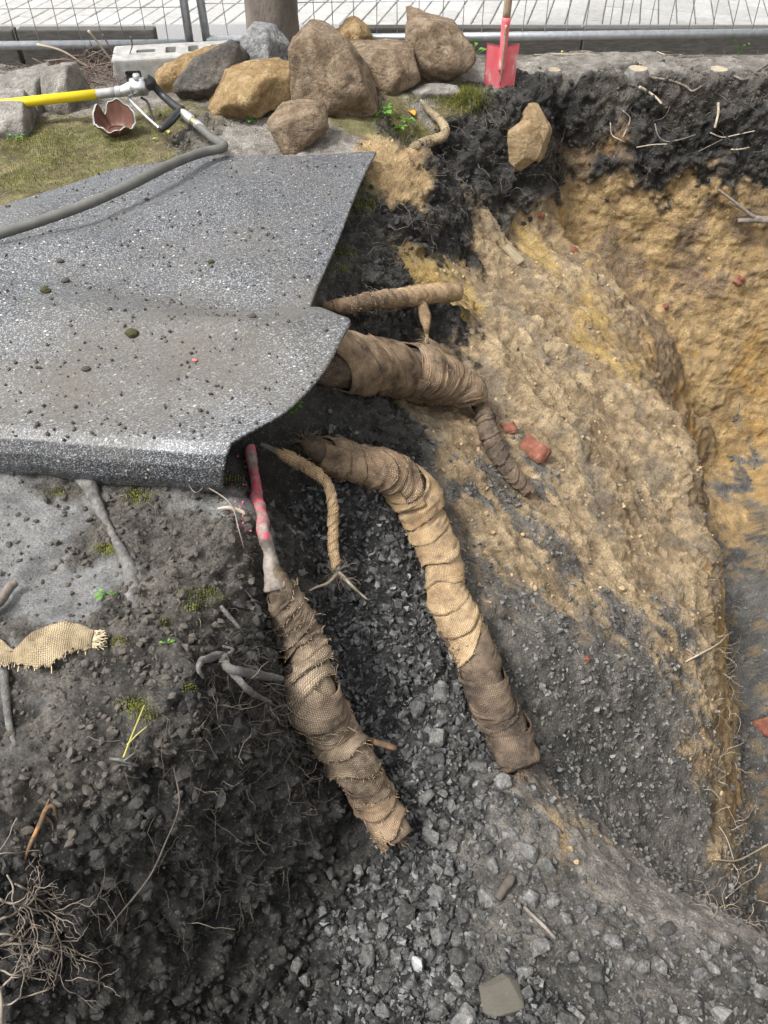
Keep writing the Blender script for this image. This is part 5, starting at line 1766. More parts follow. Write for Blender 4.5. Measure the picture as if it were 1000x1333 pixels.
def brick(px, py, l, size, rot, m, label, group='brick pieces in the sand', seed=0, bev=.006):
    P, N = hit(px, py)
    bm = bmesh.new()
    bmesh.ops.create_cube(bm, size=1)
    bmesh.ops.scale(bm, vec=size, verts=bm.verts)
    bmesh.ops.bevel(bm, geom=list(bm.edges), offset=bev, segments=2, affect='EDGES')
    bmesh.ops.subdivide_edges(bm, edges=[e for e in bm.edges if e.calc_length() > .02], cuts=5, use_grid_fill=True)
    V = np.array([v.co[:] for v in bm.verts])
    n = fbm(V + seed, 30, 4, .6, seed)
    for v, k in zip(bm.verts, n):
        v.co += v.co.normalized() * float(k) * .010
    o = obj('brick_piece', bm_mesh('brick_piece', bm, [m], True), loc=P + N * l, rot=rot)
    return tag(o, label, 'brick', group)


brick(692, 588, .012, (.115, .075, .06), (.5, .15, -.75), M_BRICKR, 'broken red brick lying on the sand right of the thin root tail', seed=1)
brick(663, 556, -.012, (.07, .05, .045), (.3, .1, .4), M_BRICKR, 'small red brick piece behind the thin root tail', seed=2)
brick(748, 325, -.008, (.05, .035, .03), (.2, .4, .3), M_BRICKR, 'red brick bit where slope meets the sand wall', seed=3)
brick(963, 365, -.006, (.06, .05, .05), (.2, .4, .9), M_BRICKR, 'red brick bit in the sand wall near the right border', seed=4)
brick(704, 284, -.012, (.045, .03, .06), (.3, .2, .2), M_BRICKR, 'dark red brick bit just below the black layer', seed=5)
brick(762, 858, -.006, (.035, .025, .02), (.3, .2, .2), M_BRICKR, 'tiny red brick bit on the gravelly slope', seed=6)
brick(867, 398, -.010, (.045, .035, .03), (.3, .2, 1.2), M_BRICKR, 'red brick bit low in the middle of the sand wall', seed=7)
brick(994, 946, .01, (.10, .08, .06), (.4, .2, .4), M_BRICKR, 'sandy brick piece on the pit floor at the right border', seed=8)
M_WOODP = simple_mat('grey_brown_wood', [(.3, (.15, .12, .075)), (.7, (.30, .25, .165))], 40, .9, .5, 90, .003, streak=(.4, 3, 3))
P, N = hit(667, 335)
bm = bmesh.new()
bmesh.ops.create_cube(bm, size=1)
bmesh.ops.scale(bm, vec=(.12, .045, .035), verts=bm.verts)
bmesh.ops.bevel(bm, geom=list(bm.edges), offset=.004, segments=1, affect='EDGES')
tag(obj('wood_block', bm_mesh('wood_block', bm, [M_WOODP]), loc=P + N * .012, rot=(.25, .35, -.85)), 'short weathered wood block half sunk in the upper sand slope', 'wood')

# ------------------------------------------------------------------ loose stones
M_STONE = simple_mat('dark_gravel_stone', [(.3, (.06, .059, .057)), (.5, (.14, .137, .131)), (.62, (.21, .205, .195)), (.75, (.36, .35, .33))], 2.4, .6, 1.0, 5.0, .012, rnd=.5, rough_var=.2, detail=10)
M_GRAVEL = simple_mat('gravel', [(.3, (.05, .049, .046)), (.5, (.12, .116, .11)), (.7, (.25, .243, .225))], 34, .7, .4, 160, .003, rough_var=.15)
M_GRAVELW = simple_mat('wet_gravel', [(.3, (.020, .020, .020)), (.5, (.062, .062, .062)), (.72, (.19, .19, .188))], 34, .32, .4, 160, .003, rough_var=.12)
M_CLOD = simple_mat('black_clod', [(.3, (.013, .0125, .012)), (.7, (.050, .047, .043))], 30, .8, .7, 130, .004)
M_CLODD = simple_mat('brown_clod', [(.3, (.045, .039, .032)), (.7, (.12, .106, .09))], 30, .92, .7, 130, .004)
M_SANDL = simple_mat('sand_lump', [(.3, (.25, .18, .10)), (.7, (.45, .34, .20))], 26, .95, .7, 120, .004)
HV = [hull_stone(100 + i, 17, random.choice([(1, .8, .62), (1, .7, .7), (.95, .85, .5)])) for i in range(14)]
HS = [hull_stone(300 + i, 11, random.choice([(1, .8, .6), (1, .7, .75), (1, .9, .45)])) for i in range(10)]


def soften(bm, k, bev, rough):
    bmesh.ops.bevel(bm, geom=list(bm.edges), offset=bev, segments=2, profile=.5, affect='EDGES', clamp_overlap=True)
    bmesh.ops.triangulate(bm, faces=bm.faces)
    bmesh.ops.subdivide_edges(bm, edges=[e for e in bm.edges if e.calc_length() > .22], cuts=2, use_grid_fill=True)
    bmesh.ops.triangulate(bm, faces=bm.faces)
    V = np.array([v.co[:] for v in bm.verts])
    d = fbm(V + k * 3.1, 2.6, 4, .62, 700 + k)
    for v, q in zip(bm.verts, d):
        v.co += v.co.normalized() * float(q) * rough


def stone_mesh(k):
    """a hull with softly broken edges"""
    V, F = HV[k]
    me = new_mesh('stone', V, F, False, mats=[M_STONE])
    bm = bmesh.new()
    bm.from_mesh(me)
    bmesh.ops.dissolve_limit(bm, angle_limit=.22, verts=bm.verts, edges=bm.edges)
    soften(bm, k, .055, .06)
    bm.to_mesh(me)
    bm.free()
    me.polygons.foreach_set('use_smooth', np.full(len(me.polygons), True))
    return me


SM = [stone_mesh(k) for k in range(len(HV))]
CI = {c: i for i, c in enumerate(CLS)}
occ = []


def place_stone(P, N, r, label, group, m=None, sink=.42):
    k = random.randrange(len(SM))
    o = obj('gravel_stone', SM[k], loc=P + N * r * (.5 - sink), scale=r)
    o.rotation_euler = (random.uniform(0, 6.3), random.uniform(0, 6.3), random.uniform(0, 6.3))
    if m:
        o.material_slots[0].link = 'OBJECT'
        o.material_slots[0].material = m
    return tag(o, label, 'stone', group)


def free(P, r):
    for q, s in occ:
        if (q - P).length < (r + s) * .62:
            return False
    occ.append((P, r))
    return True


LBED = 'dark angular stone in the wet stone bed below the wrapped roots'
LMND = 'grey angular stone on the gravel mound at the lower right'
LFLR = 'grey stone on the pit floor at the right border'
LSLP = 'dark stone on the grey gravelly slope right of the central root'
LBNK = 'small dark stone at the foot of the black left bank'
M_PALE = simple_mat('pale_split_stone', [(.3, (.22, .225, .23)), (.5, (.42, .43, .44)), (.7, (.62, .63, .64))], 30, .4, .3, 90, .003)
# singular ones first
sp_list = [(545, 1256, .030, 'bright pale split stone low in the stone bed', M_PALE), (573, 1168, .034, 'blocky wet dark stone in the middle of the stone bed', None), (768, 1184, .030, 'squared grey stone on top of the gravel mound', None),
           (698, 1035, .02, 'dark stone just below the end of the central root', None), (704, 1234, .036, 'flat grey stone on the near side of the gravel mound', None), (735, 1200, .030, 'upright grey stone beside the dark stick on the mound', None),
           (617, 1270, .036, 'grey stone right of the bright split stone', None)]
for px, py, r, lb, m in sp_list:
    P, N = hit(px, py)
    occ.append((P, r))
    place_stone(P, N, r, lb, None, m, .1)
P, N = hit(652, 1298)
Vs, Fs_ = hull_stone(777, 24, (1, .95, .28))
bm = bmesh.new()
bm.from_mesh(new_mesh('flat_stone', Vs, Fs_, False))
bmesh.ops.dissolve_limit(bm, angle_limit=.25, verts=bm.verts, edges=bm.edges)
soften(bm, 50, .05, .07)
me = bm_mesh('flat_stone', bm, [simple_mat('brown_slab', [(.3, (.075, .068, .055)), (.7, (.15, .135, .11))], 26, .85, .6, 90, .004)], True)
o = obj('gravel_stone', me, loc=P + N * .012, scale=.068)
o.rotation_euler = N.to_track_quat('Z', 'Y').to_euler()
tag(o, 'largest flat brown grey slab at the bottom of the stone bed', 'stone')
occ.append((P, .07))

LAND = {LBED: [((521, 1092), 'the lower end of the left wrapped root'), ((677, 1002), 'the dark end of the central root'), ((545, 1256), 'the bright pale split stone'), ((652, 1298), 'the brown flat slab'),
               ((439, 760), 'the tip of the thin crooked root'), ((657, 1156), 'the short thick dark stick'), ((510, 975), 'the cut side root stub'), ((573, 1168), 'the blocky wet stone'), ((560, 860), 'the middle of the central root')],
        LMND: [((705, 1203), 'the dark stick on the mound'), ((768, 1184), 'the squared grey stone'), ((704, 1260), 'the flat grey mound stone'), ((1000, 1320), 'the lower right corner'), ((850, 1320), 'the bottom border, on the mound'), ((880, 1200), 'the mound crest')],
        LSLP: [((762, 858), 'the tiny red brick bit'), ((680, 960), 'the dark end of the central root'), ((905, 853), 'the twig on the ridge'), ((780, 1080), 'the mound crest, on the slope')],
        LFLR: [((994, 946), 'the sandy brick piece in the pit'), ((985, 1108), 'the long pale twig over the pit floor'), ((975, 1145), 'the thin low twig over the pit floor')],
        LBNK: [((521, 1110), 'the lower end of the left wrapped root'), ((400, 1320), 'the bottom border, under the black bank'), ((380, 1180), 'the foot of the black bank')]}


def stone_label(S, r, lb):
    px, py = float(S[0]), float(S[1])
    (lx, ly), nm_ = min(LAND[lb], key=lambda t: (t[0][0] - px) ** 2 + (t[0][1] - py) ** 2)
    dx, dy = px - lx, py - ly
    side = ('right of' if dx > 0 else 'left of') if abs(dx) > abs(dy) else ('below' if dy > 0 else 'above')
    d = math.hypot(dx, dy)
    far_ = 'close ' if d < 45 else ('a bit ' if d < 100 else 'well ')
    size = 'tiny' if r < .013 else ('small' if r < .020 else ('middling' if r < .029 else 'large'))
    return '%s dark angular stone %s%s %s' % (size, far_, side, nm_)


zones = [  # polygon, number, size range, label, group
    ([(520, 930), (560, 880), (620, 980), (690, 1060), (720, 1120), (700, 1333), (480, 1333), (470, 1200), (560, 1100), (540, 1010)], 120, (.015, .046), LBED, 'stones of the stone bed'),
    ([(440, 720), (520, 700), (600, 900), (540, 960), (470, 860)], 40, (.010, .024), LBED, 'stones of the stone bed'),
    ([(700, 1120), (800, 1180), (1000, 1260), (1000, 1333), (690, 1333)], 62, (.013, .042), LMND, 'stones on the gravel mound'),
    ([(640, 740), (760, 750), (900, 860), (900, 1100), (760, 1060), (690, 940)], 24, (.009, .018), LSLP, 'stones on the gravelly slope'),
    ([(965, 860), (1000, 860), (1000, 1210), (960, 1180), (950, 1000)], 22, (.014, .030), LFLR, 'stones on the pit floor'),
    ([(330, 1240), (440, 1100), (500, 1150), (480, 1333), (320, 1333)], 24, (.012, .032), LBNK, 'stones at the foot of the left bank'),
]
for poly, n, (a, b), lb, gp in zones:
    m = in_poly(poly).astype(np.float32) / np.maximum(SPX[:, 2], .3) ** 2
    idx = scatter(n * 8, m)
    done = 0
    for i in idx:
        r = a + (b - a) * random.random() ** 1.8
        P = Vector(DP[i])
        if free(P, r):
            place_stone(P, Vector(DN[i]), r, stone_label(SPX[i], r, lb), gp)
            done += 1
            if done >= n:
                break


def mass(name, variants, n, wts, smin, smax, m, label, cat, power=2.2, sink=.38, smooth=False, flat=(1, 1, 1)):
    idx = scatter(n, wts)
    s = smin + (smax - smin) * RNG.random(n) ** power
    pos = DP[idx] + DN[idx] * (s * (.5 - sink))[:, None] + RNG.normal(0, .002, (n, 3))
    scl = s[:, None] * RNG.uniform(.75, 1.2, (n, 3))
    V, F = join_instances(variants, pos, rand_rot(n), scl, RNG.integers(0, len(variants), n))
    o = obj(name, new_mesh(name, V, F, smooth, mats=[m]))
    return tag(o, label, cat, None, 'stuff')


vis = INFRAME / np.maximum(SPX[:, 2], .5) ** 1.5
mass('wet_gravel', HS, 7000, W[:, CI['W']] * vis, .004, .022, M_GRAVELW, 'small wet black gravel filling the stone bed', 'gravel')
mass('gravel', HS, 10500, (W[:, CI['G']] + .9 * W[:, CI['P']] + .35 * W[:, CI['T']] * (SPX[:, 1] > 900) + .05 * W[:, CI['S']] + .5 * W[:, CI['W']] * (SPX[:, 1] > 950)) * vis, .0035, .016, M_GRAVEL, 'loose grey gravel over the slope, mound and pit floor', 'gravel', 3.0)
ICO2 = ico(2)
CLV = []
for k in range(8):
    V, F = ICO2
    rq = np.random.default_rng(900 + k)
    pn = rq.normal(size=(13, 3))
    pn /= np.linalg.norm(pn, axis=1)[:, None]
    q = (np.maximum(V @ pn.T, 0) / rq.uniform(.55, .9, 13)[None]) ** 30
    R_ = 1 / (q.sum(1) ** (1 / 30) + 1e-6)
    CLV.append((V * np.clip(R_, .4, 1.3)[:, None] * (1 + .20 * fbm(V + k * 7, 2.6, 3, .6, 400 + k)[:, None]) * np.array([1, .85, .7]), F))
mass('soil_clods', CLV, 6500, (W[:, CI['B']] * (1 - under_mat)) * vis, .0025, .020, M_CLOD, 'crumbly black soil clods over the dark banks', 'soil', 4.5, .45, False)
mass('soil_crumbs', CLV, 4000, (W[:, CI['D']] + .3 * W[:, CI['K']]) * (1 - under_mat) * vis, .002, .014, M_CLODD, 'brown soil crumbs on the ground before the mat', 'soil', 4.5, .4, False)
mass('sand_lumps', CLV, 2200, (W[:, CI['S']] + W[:, CI['Y']] + .25 * W[:, CI['O']] + .4 * W[:, CI['F']]) * vis, .0018, .013, M_SANDL, 'small sand lumps on the pale slope', 'sand', 6.0, .5, False)

# crumbs on the mat
mS = project(fp)
nm = Nm.reshape(-1, 3)
wm = (.25 + mud) * (mS[:, 0] > -100) * (mS[:, 1] < 575) * (mS[:, 1] > 205) * (nm[:, 2] > .5)
n = 1500
idx = RNG.choice(len(fp), n, p=wm / wm.sum())
s = .0018 + .006 * RNG.random(n) ** 4
pos = fp[idx] + RNG.normal(0, .003, (n, 3)) * np.array([1, 1, 0]) + np.array([0, 0, 1]) * (s * .5)[:, None]
V, F = join_instances([(v, f) for v, f in CLV], pos, rand_rot(n), s[:, None] * RNG.uniform(.7, 1.2, (n, 3)), RNG.integers(0, 8, n))
tag(obj('mat_crumbs', new_mesh('mat_crumbs', V, F, True, mats=[M_CLODD])), 'dark soil crumbs strewn over the rubber mat', 'soil', None, 'stuff')
M_MOSSB = simple_mat('mossy_clod', [(.3, (.045, .045, .02)), (.7, (.12, .11, .045))], 60, .95, .8, 120, .006)
for i, (px, py, r, lb) in enumerate([(172, 437, .016, 'mossy soil clod on the middle of the mat'), (86, 367, .012, 'dark soil clod on the mat below the hose'), (60, 381, .014, 'round mossy clod on the left part of the mat'), (80, 341, .010, 'small black clod on the mat nearest the hose'),
                                 (111, 481, .010, 'flat black crumb low on the left of the mat'), (275, 342, .010, 'greenish clod on the upper right of the mat'), (328, 414, .010, 'brown clod right of centre on the mat'), (192, 260, .008, 'dark crumb on the mat just under the hose')]):
    P, N = mat_hit(px, py)
    V, F = ico(3)
    V = V * (1 + .4 * fbm(V + i * 5, 1.8, 4, .65, 500 + i)[:, None]) * np.array([1.15, .9, .7])
    o = obj('soil_clod', new_mesh('soil_clod', V, F, True, mats=[M_MOSSB if i in (0, 2, 5) else M_CLODD]), loc=P + N * r * .4, scale=r)
    tag(o, lb, 'soil clod', 'clods on the mat')
V, F = ico(2)
P, N = mat_hit(254, 471)
M_PINKC = simple_mat('pink_paint_chip', [(.3, (.6, .1, .12)), (.7, (.75, .2, .22))], 60, .8, .3)
tag(obj('paint_chip', new_mesh('paint_chip', V * (1 + .4 * fbm(V, 2, 3, .6, 9)[:, None]) * [1.2, .8, .5], F, True, mats=[M_PINKC]), loc=P + N * .003, scale=.007), 'small pink chip lying on the mat', 'chip')

# ------------------------------------------------------------------ fine roots and dry threads in the banks
def rootlets(n, wts, Lr, r, seed, out=.5, droop=.5):
    rr = np.random.default_rng(seed)
    idx = scatter(n, wts)
    paths = []
    for i in idx:
        p = DP[i].astype(float) - DN[i] * .004
        d = DN[i] * out + rr.normal(0, .8, 3)
        d /= np.linalg.norm(d)
        l = rr.uniform(*Lr) / 7
        pts = [p]
        for k in range(7):
            d = d + rr.normal(0, .4, 3) - DN[i] * .12 + np.array([0, 0, -droop * .2])
            d /= np.linalg.norm(d)
            p = p + d * l
            pts.append(p)
        R = r * rr.uniform(.5, 1.6)
        paths.append((np.array(pts), np.linspace(R, R * .4, 8)))
    return paths


def zone(*poly):
    return in_poly(list(poly)).astype(np.float32)


zbank = zone((180, 860), (340, 820), (430, 1060), (330, 1200), (100, 1250), (150, 1000))
zhol = zone((290, 780), (380, 850), (420, 1050), (300, 980), (260, 880))
Vt, Ft_ = tubes_np(rootlets(420, zbank * vis, (.04, .14), .0007, 1) + rootlets(260, zhol * vis, (.05, .13), .0008, 2) + rootlets(250, W[:, CI['B']] * vis * (1 - under_mat) * (SPX[:, 1] > 250), (.03, .10), .0006, 3))
tag(obj('fine_roots', new_mesh('fine_roots', Vt, Ft_, True, mats=[M_ROOTD])), 'fine dark root hairs hanging from the left bank', 'roots', None, 'stuff')
ztop = zone((540, 150), (1000, 110), (1000, 235), (700, 240), (560, 330), (440, 400), (480, 250))
zhang = zone((300, 730), (520, 730), (480, 900), (330, 830))
Vt, Ft_ = tubes_np(rootlets(330, ztop * vis, (.04, .16), .0009, 4) + rootlets(60, zbank * vis, (.05, .14), .0007, 5) + rootlets(90, zhang * vis, (.03, .08), .0006, 6) + rootlets(70, zone((0, 600), (320, 600), (320, 900), (0, 1000)) * vis, (.03, .08), .0007, 7))
tag(obj('pale_rootlets', new_mesh('pale_rootlets', Vt, Ft_, True, mats=[M_ROOTF])), 'pale rootlets in the black topsoil layer', 'roots', None, 'stuff')
zr = zone((900, 830), (945, 820), (975, 1230), (925, 1215), (905, 1000))
zs = zone((730, 560), (930, 600), (930, 830), (740, 720))
Vt, Ft_ = tubes_np(rootlets(150, zr * vis, (.06, .17), .0011, 8, .9, .2) + rootlets(170, zs * vis, (.03, .11), .0007, 9, .6, .3) + rootlets(60, zone((640, 500), (760, 480), (760, 800), (650, 760)) * vis, (.03, .09), .0006, 10))
tag(obj('dry_grass', new_mesh('dry_grass', Vt, Ft_, True, mats=[M_TWIG])), 'dry straw and rootlets along the sandy ridge', 'dry grass', None, 'stuff')
zt = zone((500, 60), (1000, 55), (1000, 118), (690, 120), (600, 120)) + zone((0, 60), (200, 60), (200, 130), (0, 130)) * .6
Vt, Ft_ = tubes_np(rootlets(900, zt * vis, (.02, .07), .0009, 11, .15, .3) + rootlets(1700, zone((0, 140), (320, 140), (480, 190), (160, 215), (0, 275)) * vis, (.015, .05), .0009, 12, .15, .3))
tag(obj('litter', new_mesh('litter', Vt, Ft_, True, mats=[simple_mat('straw_litter', [(.3, (.22, .18, .13)), (.7, (.42, .37, .30))], 30, .95, 0)])), 'bits of straw and twig litter on the dry topsoil', 'litter', None, 'stuff')

# ------------------------------------------------------------------ individual twigs on the rim and wall
gT = 'loose twigs on the pit rim'
TW = [([(741, 52), (762, 64), (785, 70), (805, 68), (815, 76)], .004, 'pale curved twig on the rim between shovel and stump'), ([(695, 68), (722, 70), (748, 71), (770, 66)], .003, 'thin straight twig lying along the edging right of the shovel'),
      ([(833, 113), (845, 120), (854, 128), (861, 134)], .007, 'pale thick root end below the left rim stump'), ([(848, 102), (872, 104), (892, 112), (902, 118), (915, 112)], .006, 'bent root lying between the two rim stumps'),
      ([(810, 145), (820, 155), (812, 178)], .003, 'angled pale rootlet on the black wall below the left stump'), ([(794, 160), (796, 175), (806, 182), (815, 185)], .003, 'pale rootlet hanging on the black wall, leftmost'),
      ([(852, 160), (858, 178), (868, 184), (890, 180), (906, 174)], .0035, 'brown crooked twig across the black wall'), ([(828, 192), (850, 189), (868, 187)], .003, 'thin straight root on the lower black wall'),
      ([(924, 173), (940, 178), (960, 176), (982, 170)], .0035, 'pale forked twig on the black wall at the right'), ([(908, 197), (925, 188), (940, 181)], .0025, 'thin slanting twig below the forked one'),
      ([(936, 134), (934, 148), (931, 166)], .007, 'torn pale root splinter below the right stump'), ([(952, 194), (965, 193), (976, 193)], .004, 'short pale stick low on the black wall'),
      ([(955, 98), (970, 104), (985, 92), (1000, 82)], .006, 'dark root lying beside the right stump'), ([(860, 54), (868, 60), (880, 58), (888, 48)], .003, 'small forked twig on the rim below the rail'),
      ([(630, 90), (660, 84), (690, 90)], .002, 'fine twig lying behind the shovel blade')]
for i, (pp, r, lb) in enumerate(TW):
    bare_root('root_twig', [[(x, y, .012 + .006 * math.sin(k * 2 + i), r * (1 - .35 * k / len(pp))) for k, (x, y) in enumerate(pp)]], M_TWIG if i % 3 else M_ROOTB, lb, 'twig', gT, 30 + i, 7)
bare_root('root_twig', [[(300, 612, .04, .001), (340, 0 + 640, .03, .0016)][:0] or [(125, 594, .05, .0012), (190, 610, .07, .0016), (240, 616, .08, .002), (268, 632, .06, .0022), (300, 655, .05, .002), (313, 690, .04, .0016), (318, 715, .03, .001)],
                        [(268, 632, .06, .0015), (255, 640, .05, .001), (240, 622, .06, .0008)], [(240, 616, .08, .0013), (268, 622, .07, .001), (290, 634, .06, .0008)]], M_ROOTF, 'thin dry twig lying across the front edge of the mat', 'twig', None, 60, 5)

# twig heap by the fence at the left
tw = empty('twig_heap', atZ(120, 105, .02).to_tuple(), 'heap of thin brown twigs before the left edging', 'twigs')
M_TWB = simple_mat('brown_twig', [(.3, (.10, .072, .06)), (.7, (.22, .17, .14))], 30, .9, .2)
rr = random.Random(8)
big = [([(48, 58), (80, 66), (110, 84), (135, 96)], .0065), ([(115, 40), (128, 56), (140, 72), (150, 85)], .006), ([(134, 45), (141, 58), (150, 74)], .004), ([(170, 48), (172, 60), (165, 80)], .004), ([(60, 80), (90, 78), (125, 92)], .004), ([(90, 96), (130, 84), (175, 78)], .0045)]
for pp, r in big:
    C = spline([atY(x, y, 4.15 + .02 * k)[:] for k, (x, y) in enumerate(pp)], 14)
    V, F, uv = tube(C, np.linspace(r, r * .5, 14), 6, True, .1)
    child('stick', new_mesh('stick', V, F, True, mats=[M_TWB if r < .006 else M_TWIG]), tw)
paths = []
for i in range(420):
    x, y = rr.gauss(112, 38), rr.uniform(68, 112)
    P = np.array(atZ(x, y, .01 + .09 * rr.random() * max(0, 1 - abs(x - 118) / 75))[:])
    P[1] = min(P[1], 4.38)
    d = np.array([rr.gauss(0, 1), rr.gauss(0, .6), rr.gauss(0.1, .35)])
    d /= np.linalg.norm(d)
    l = rr.uniform(.03, .13)
    q = P + d * l * .5 + np.array([rr.gauss(0, .012), 0, rr.gauss(.005, .012)])
    e = P + d * l + np.array([rr.gauss(0, .015), 0, rr.gauss(0, .015)])
    pts = np.stack([P, q, e])
    pts[:, 2] = np.maximum(pts[:, 2], .012)
    pts[:, 1] = np.minimum(pts[:, 1], 4.4)
    paths.append((spline(pts, 5), rr.uniform(.001, .0024)))
Vt, Ft_ = tubes_np(paths, 4)
tag(child('twigs', new_mesh('twigs', Vt, Ft_, True, mats=[M_TWB]), tw), kind='stuff')

# ------------------------------------------------------------------ moss and little plants
M_MOSS = simple_mat('moss', [(.3, (.08, .095, .018)), (.55, (.17, .18, .035)), (.8, (.30, .28, .07))], 16, .9, 0)
M_LEAF = simple_mat('green_leaf', [(.3, (.05, .16, .018)), (.7, (.12, .30, .035))], 20, .5, .2, 60, .001)
M_LEAFY = simple_mat('orange_leaf', [(.3, (.55, .22, .03)), (.7, (.62, .34, .06))], 20, .6, .2, 60, .001)
M_LEAFD = simple_mat('pale_dead_leaf', [(.3, (.30, .28, .08)), (.7, (.48, .45, .14))], 20, .7, .2, 60, .001)


def tufts(spots, seed, dens=1.0):
    rr = np.random.default_rng(seed)
    paths = []
    for px, py, rx, n, h in spots:
        S2 = np.sqrt(((SPX[:, 0] - px) / rx) ** 2 + ((SPX[:, 1] - py) / (rx * .55)) ** 2)
        w = np.exp(-S2 ** 2) * (S2 < 1.6) * AREA
        idx = rr.choice(len(w), int(n * dens), p=w / w.sum())
        for i in idx:
            p = DP[i].astype(float)
            up = DN[i] * .5 + np.array([0, 0, .6])
            k = math.exp(-S2[i] ** 2)
            hh = h * rr.uniform(.4, 1.1) * (.4 + .6 * k)
            base = p + up * hh * 1.2 * k
            d = up + rr.normal(0, .7, 3)
            d /= np.linalg.norm(d)
            q = base + d * hh * .6
            paths.append((np.stack([base - up * hh * .6, base, q]), np.array([.0016, .0016, .0005])))
    return paths


moss_spots = [(604, 129, 27, 1500, .026), (570, 128, 22, 500, .012), (545, 128, 20, 250, .008), (20, 190, 30, 300, .010), (70, 185, 40, 450, .011), (150, 175, 40, 350, .010), (90, 215, 50, 500, .010), (30, 235, 40, 400, .010), (170, 200, 30, 250, .009),
              (230, 150, 25, 200, .009), (500, 150, 25, 250, .009), (530, 170, 25, 250, .009), (465, 270, 18, 180, .010), (450, 330, 14, 150, .010), (445, 350, 10, 100, .010), (480, 265, 12, 100, .010),
              (268, 775, 18, 160, .008), (240, 772, 10, 80, .008), (180, 645, 16, 160, .009), (138, 715, 14, 130, .009), (175, 920, 20, 120, .008), (190, 930, 16, 100, .008), (245, 895, 10, 60, .007), (215, 810, 10, 50, .007), (250, 790, 10, 60, .007), (75, 640, 10, 60, .007), (155, 835, 12, 70, .007), (300, 625, 12, 60, .008)]
Vt, Ft_ = tubes_np(tufts(moss_spots, 77, 1.7), 3)
tag(obj('moss', new_mesh('moss', Vt, Ft_, True, mats=[M_MOSS])), 'yellow green moss cushions on the topsoil', 'moss', None, 'stuff')


def leaf_mesh(m, w=.45, fold=.25, curl=.3):
    V, F = [], []
    n = 6
    for i in range(n + 1):
        t = i / n
        ww = w * math.sin(math.pi * min(1, t * .96 + .04)) ** .8 * .5
        z = curl * (t - t * t) - .15 * t * t
        V += [(-ww, t, z + fold * ww), (0, t, z), (ww, t, z + fold * ww)]
    for i in range(n):
        a = i * 3
        F += [(a, a + 1, a + 4, a + 3), (a + 1, a + 2, a + 5, a + 4)]
    return new_mesh('leaf', V, F, True, mats=[m])


LM, LMO, LMD = leaf_mesh(M_LEAF, .62), leaf_mesh(M_LEAFY, .7), leaf_mesh(M_LEAFD, .6)


def plant(px, py, leaves, size, label, seed, m=None, up=.4):
    P, N = hit(px, py)
    root = empty('small_plant', P.to_tuple(), label, 'plant', 'small green plants')
    rr = random.Random(seed)
    st = []
    for i in range(leaves):
        a = rr.uniform(0, 6.28)
        L = size * rr.uniform(.5, 1.1)
        tip = Vector((math.cos(a) * L * .7, math.sin(a) * L * .7, L * up * rr.uniform(.6, 1.3) + .005))
        o = obj('leaf', m or LM, root)
        o.location = tip
        o.rotation_euler = (rr.uniform(-.2, .5), rr.uniform(-.4, .4), a - math.pi / 2)
        s = size * rr.uniform(.45, .8)
        o.scale = (s, s, s)
        st.append((spline([(0, 0, -.005), (tip * .5 + Vector((0, 0, .006)))[:], tip[:]], 5), .0011))
    Vt, Ft_ = tubes_np(st, 4)
    obj('stalks', new_mesh('stalks', Vt, Ft_, True, mats=[M_LEAF]), root)
    return root


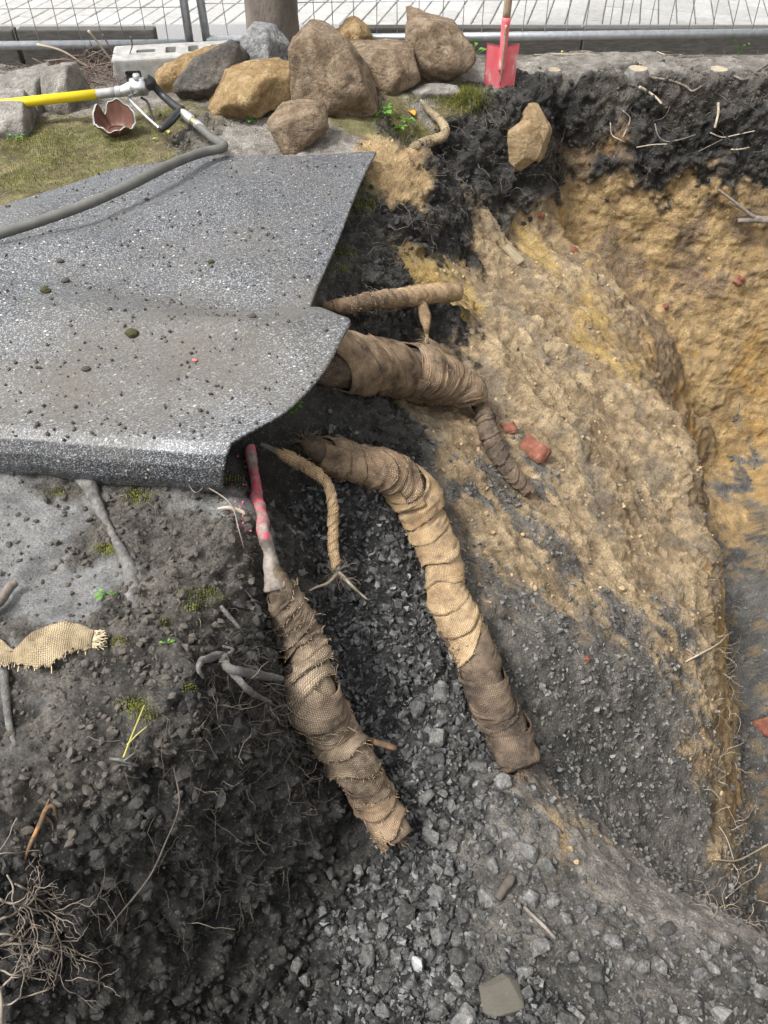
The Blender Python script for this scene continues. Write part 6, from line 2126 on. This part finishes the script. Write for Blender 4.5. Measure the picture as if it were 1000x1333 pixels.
plant(500, 148, 10, .05, 'small green plant at the foot of the tallest boulder', 1)
plant(528, 158, 14, .035, 'low green seedlings beside the orange leaf', 2)
plant(520, 168, 9, .03, 'tiny green seedlings in front of the orange leaf', 3)
plant(378, 536, 9, .035, 'green plant at the mat edge above the central root', 4, up=.8)
plant(614, 80, 8, .055, 'taller green plant between right boulder and shovel', 5, up=.9)
plant(962, 72, 3, .045, 'two green leaves standing by the edging at the right', 6, up=1.6)
plant(330, 160, 6, .035, 'green sprouts at the foot of the flat tan boulder', 7)
plant(20, 183, 5, .035, 'green sprout below the dark stone at the left border', 8)
plant(35, 98, 6, .03, 'green sprout behind the stones at the left', 9)
plant(140, 774, 7, .022, 'tiny yellow green sprout in the soil below the mat', 10)
plant(217, 842, 3, .014, 'minute green sprout above the forked grey root', 11)
P, N = hit(545, 154)
o = obj('fallen_leaf', LMO, loc=P + Vector((-.02, -.01, .02)), rot=(.3, .1, .6), scale=.05)
tag(o, 'orange fallen leaf near the small curved root', 'leaf', 'fallen leaves')
for px, py, s, lb, ry in ((219, 176, .03, 'pale yellow fallen leaf below the lance handle', .3), (207, 184, .026, 'yellowish fallen leaf left of the hose', 1.9), (52, 97, .03, 'yellow fallen leaf on the grey stone at the left', .9), (735, 70, .03, 'pale fallen leaf on the rim right of the shovel', 2.4)):
    P, N = hit(px, py)
    tag(obj('fallen_leaf', LMD, loc=P + Vector((0, 0, .01)), rot=(.2, .1, ry), scale=s), lb, 'leaf', 'fallen leaves')
# yellowed grass shoot on the left bank
bare_root('grass_shoot', [[(160, 985, .01, .0025), (168, 965, .03, .0022), (180, 940, .05, .0018), (188, 918, .06, .001)], [(166, 970, .03, .0018), (178, 958, .04, .0014), (190, 946, .045, .0008)]], M_LEAFD, 'yellowed grass shoot on the left bank', 'grass', None, 71, 5)
bare_root('pale_root_end', [[(143, 988, .01, .003), (158, 990, .02, .0035), (180, 997, .02, .003)], [(160, 990, .02, .002), (175, 980, .02, .0015)]], M_ROOTG, 'pale root ends under the yellowed grass shoot', 'root', None, 72, 6)

# flecks of pink marking paint in the soil round the marked root
V, F = CLV[0]
fl_ = []
for cx, cy, k in ((322, 598, 9), (316, 640, 9), (318, 690, 5), (310, 660, 5), (533, 203, 6), (296, 626, 4)):
    for i in range(k):
        P, N = hit(cx + random.gauss(0, 7), cy + random.gauss(0, 9))
        fl_.append((np.array((P + N * .002)[:]), random.uniform(.0015, .0045)))
n = len(fl_)
V, F = join_instances(CLV, np.array([q for q, r in fl_]), rand_rot(n), np.array([[r] * 3 for q, r in fl_]), RNG.integers(0, 8, n))
tag(obj('paint_flecks', new_mesh('paint_flecks', V, F, False, mats=[M_PINKC])), 'flecks of pink paint in the soil round the marked root', 'paint', None, 'stuff')
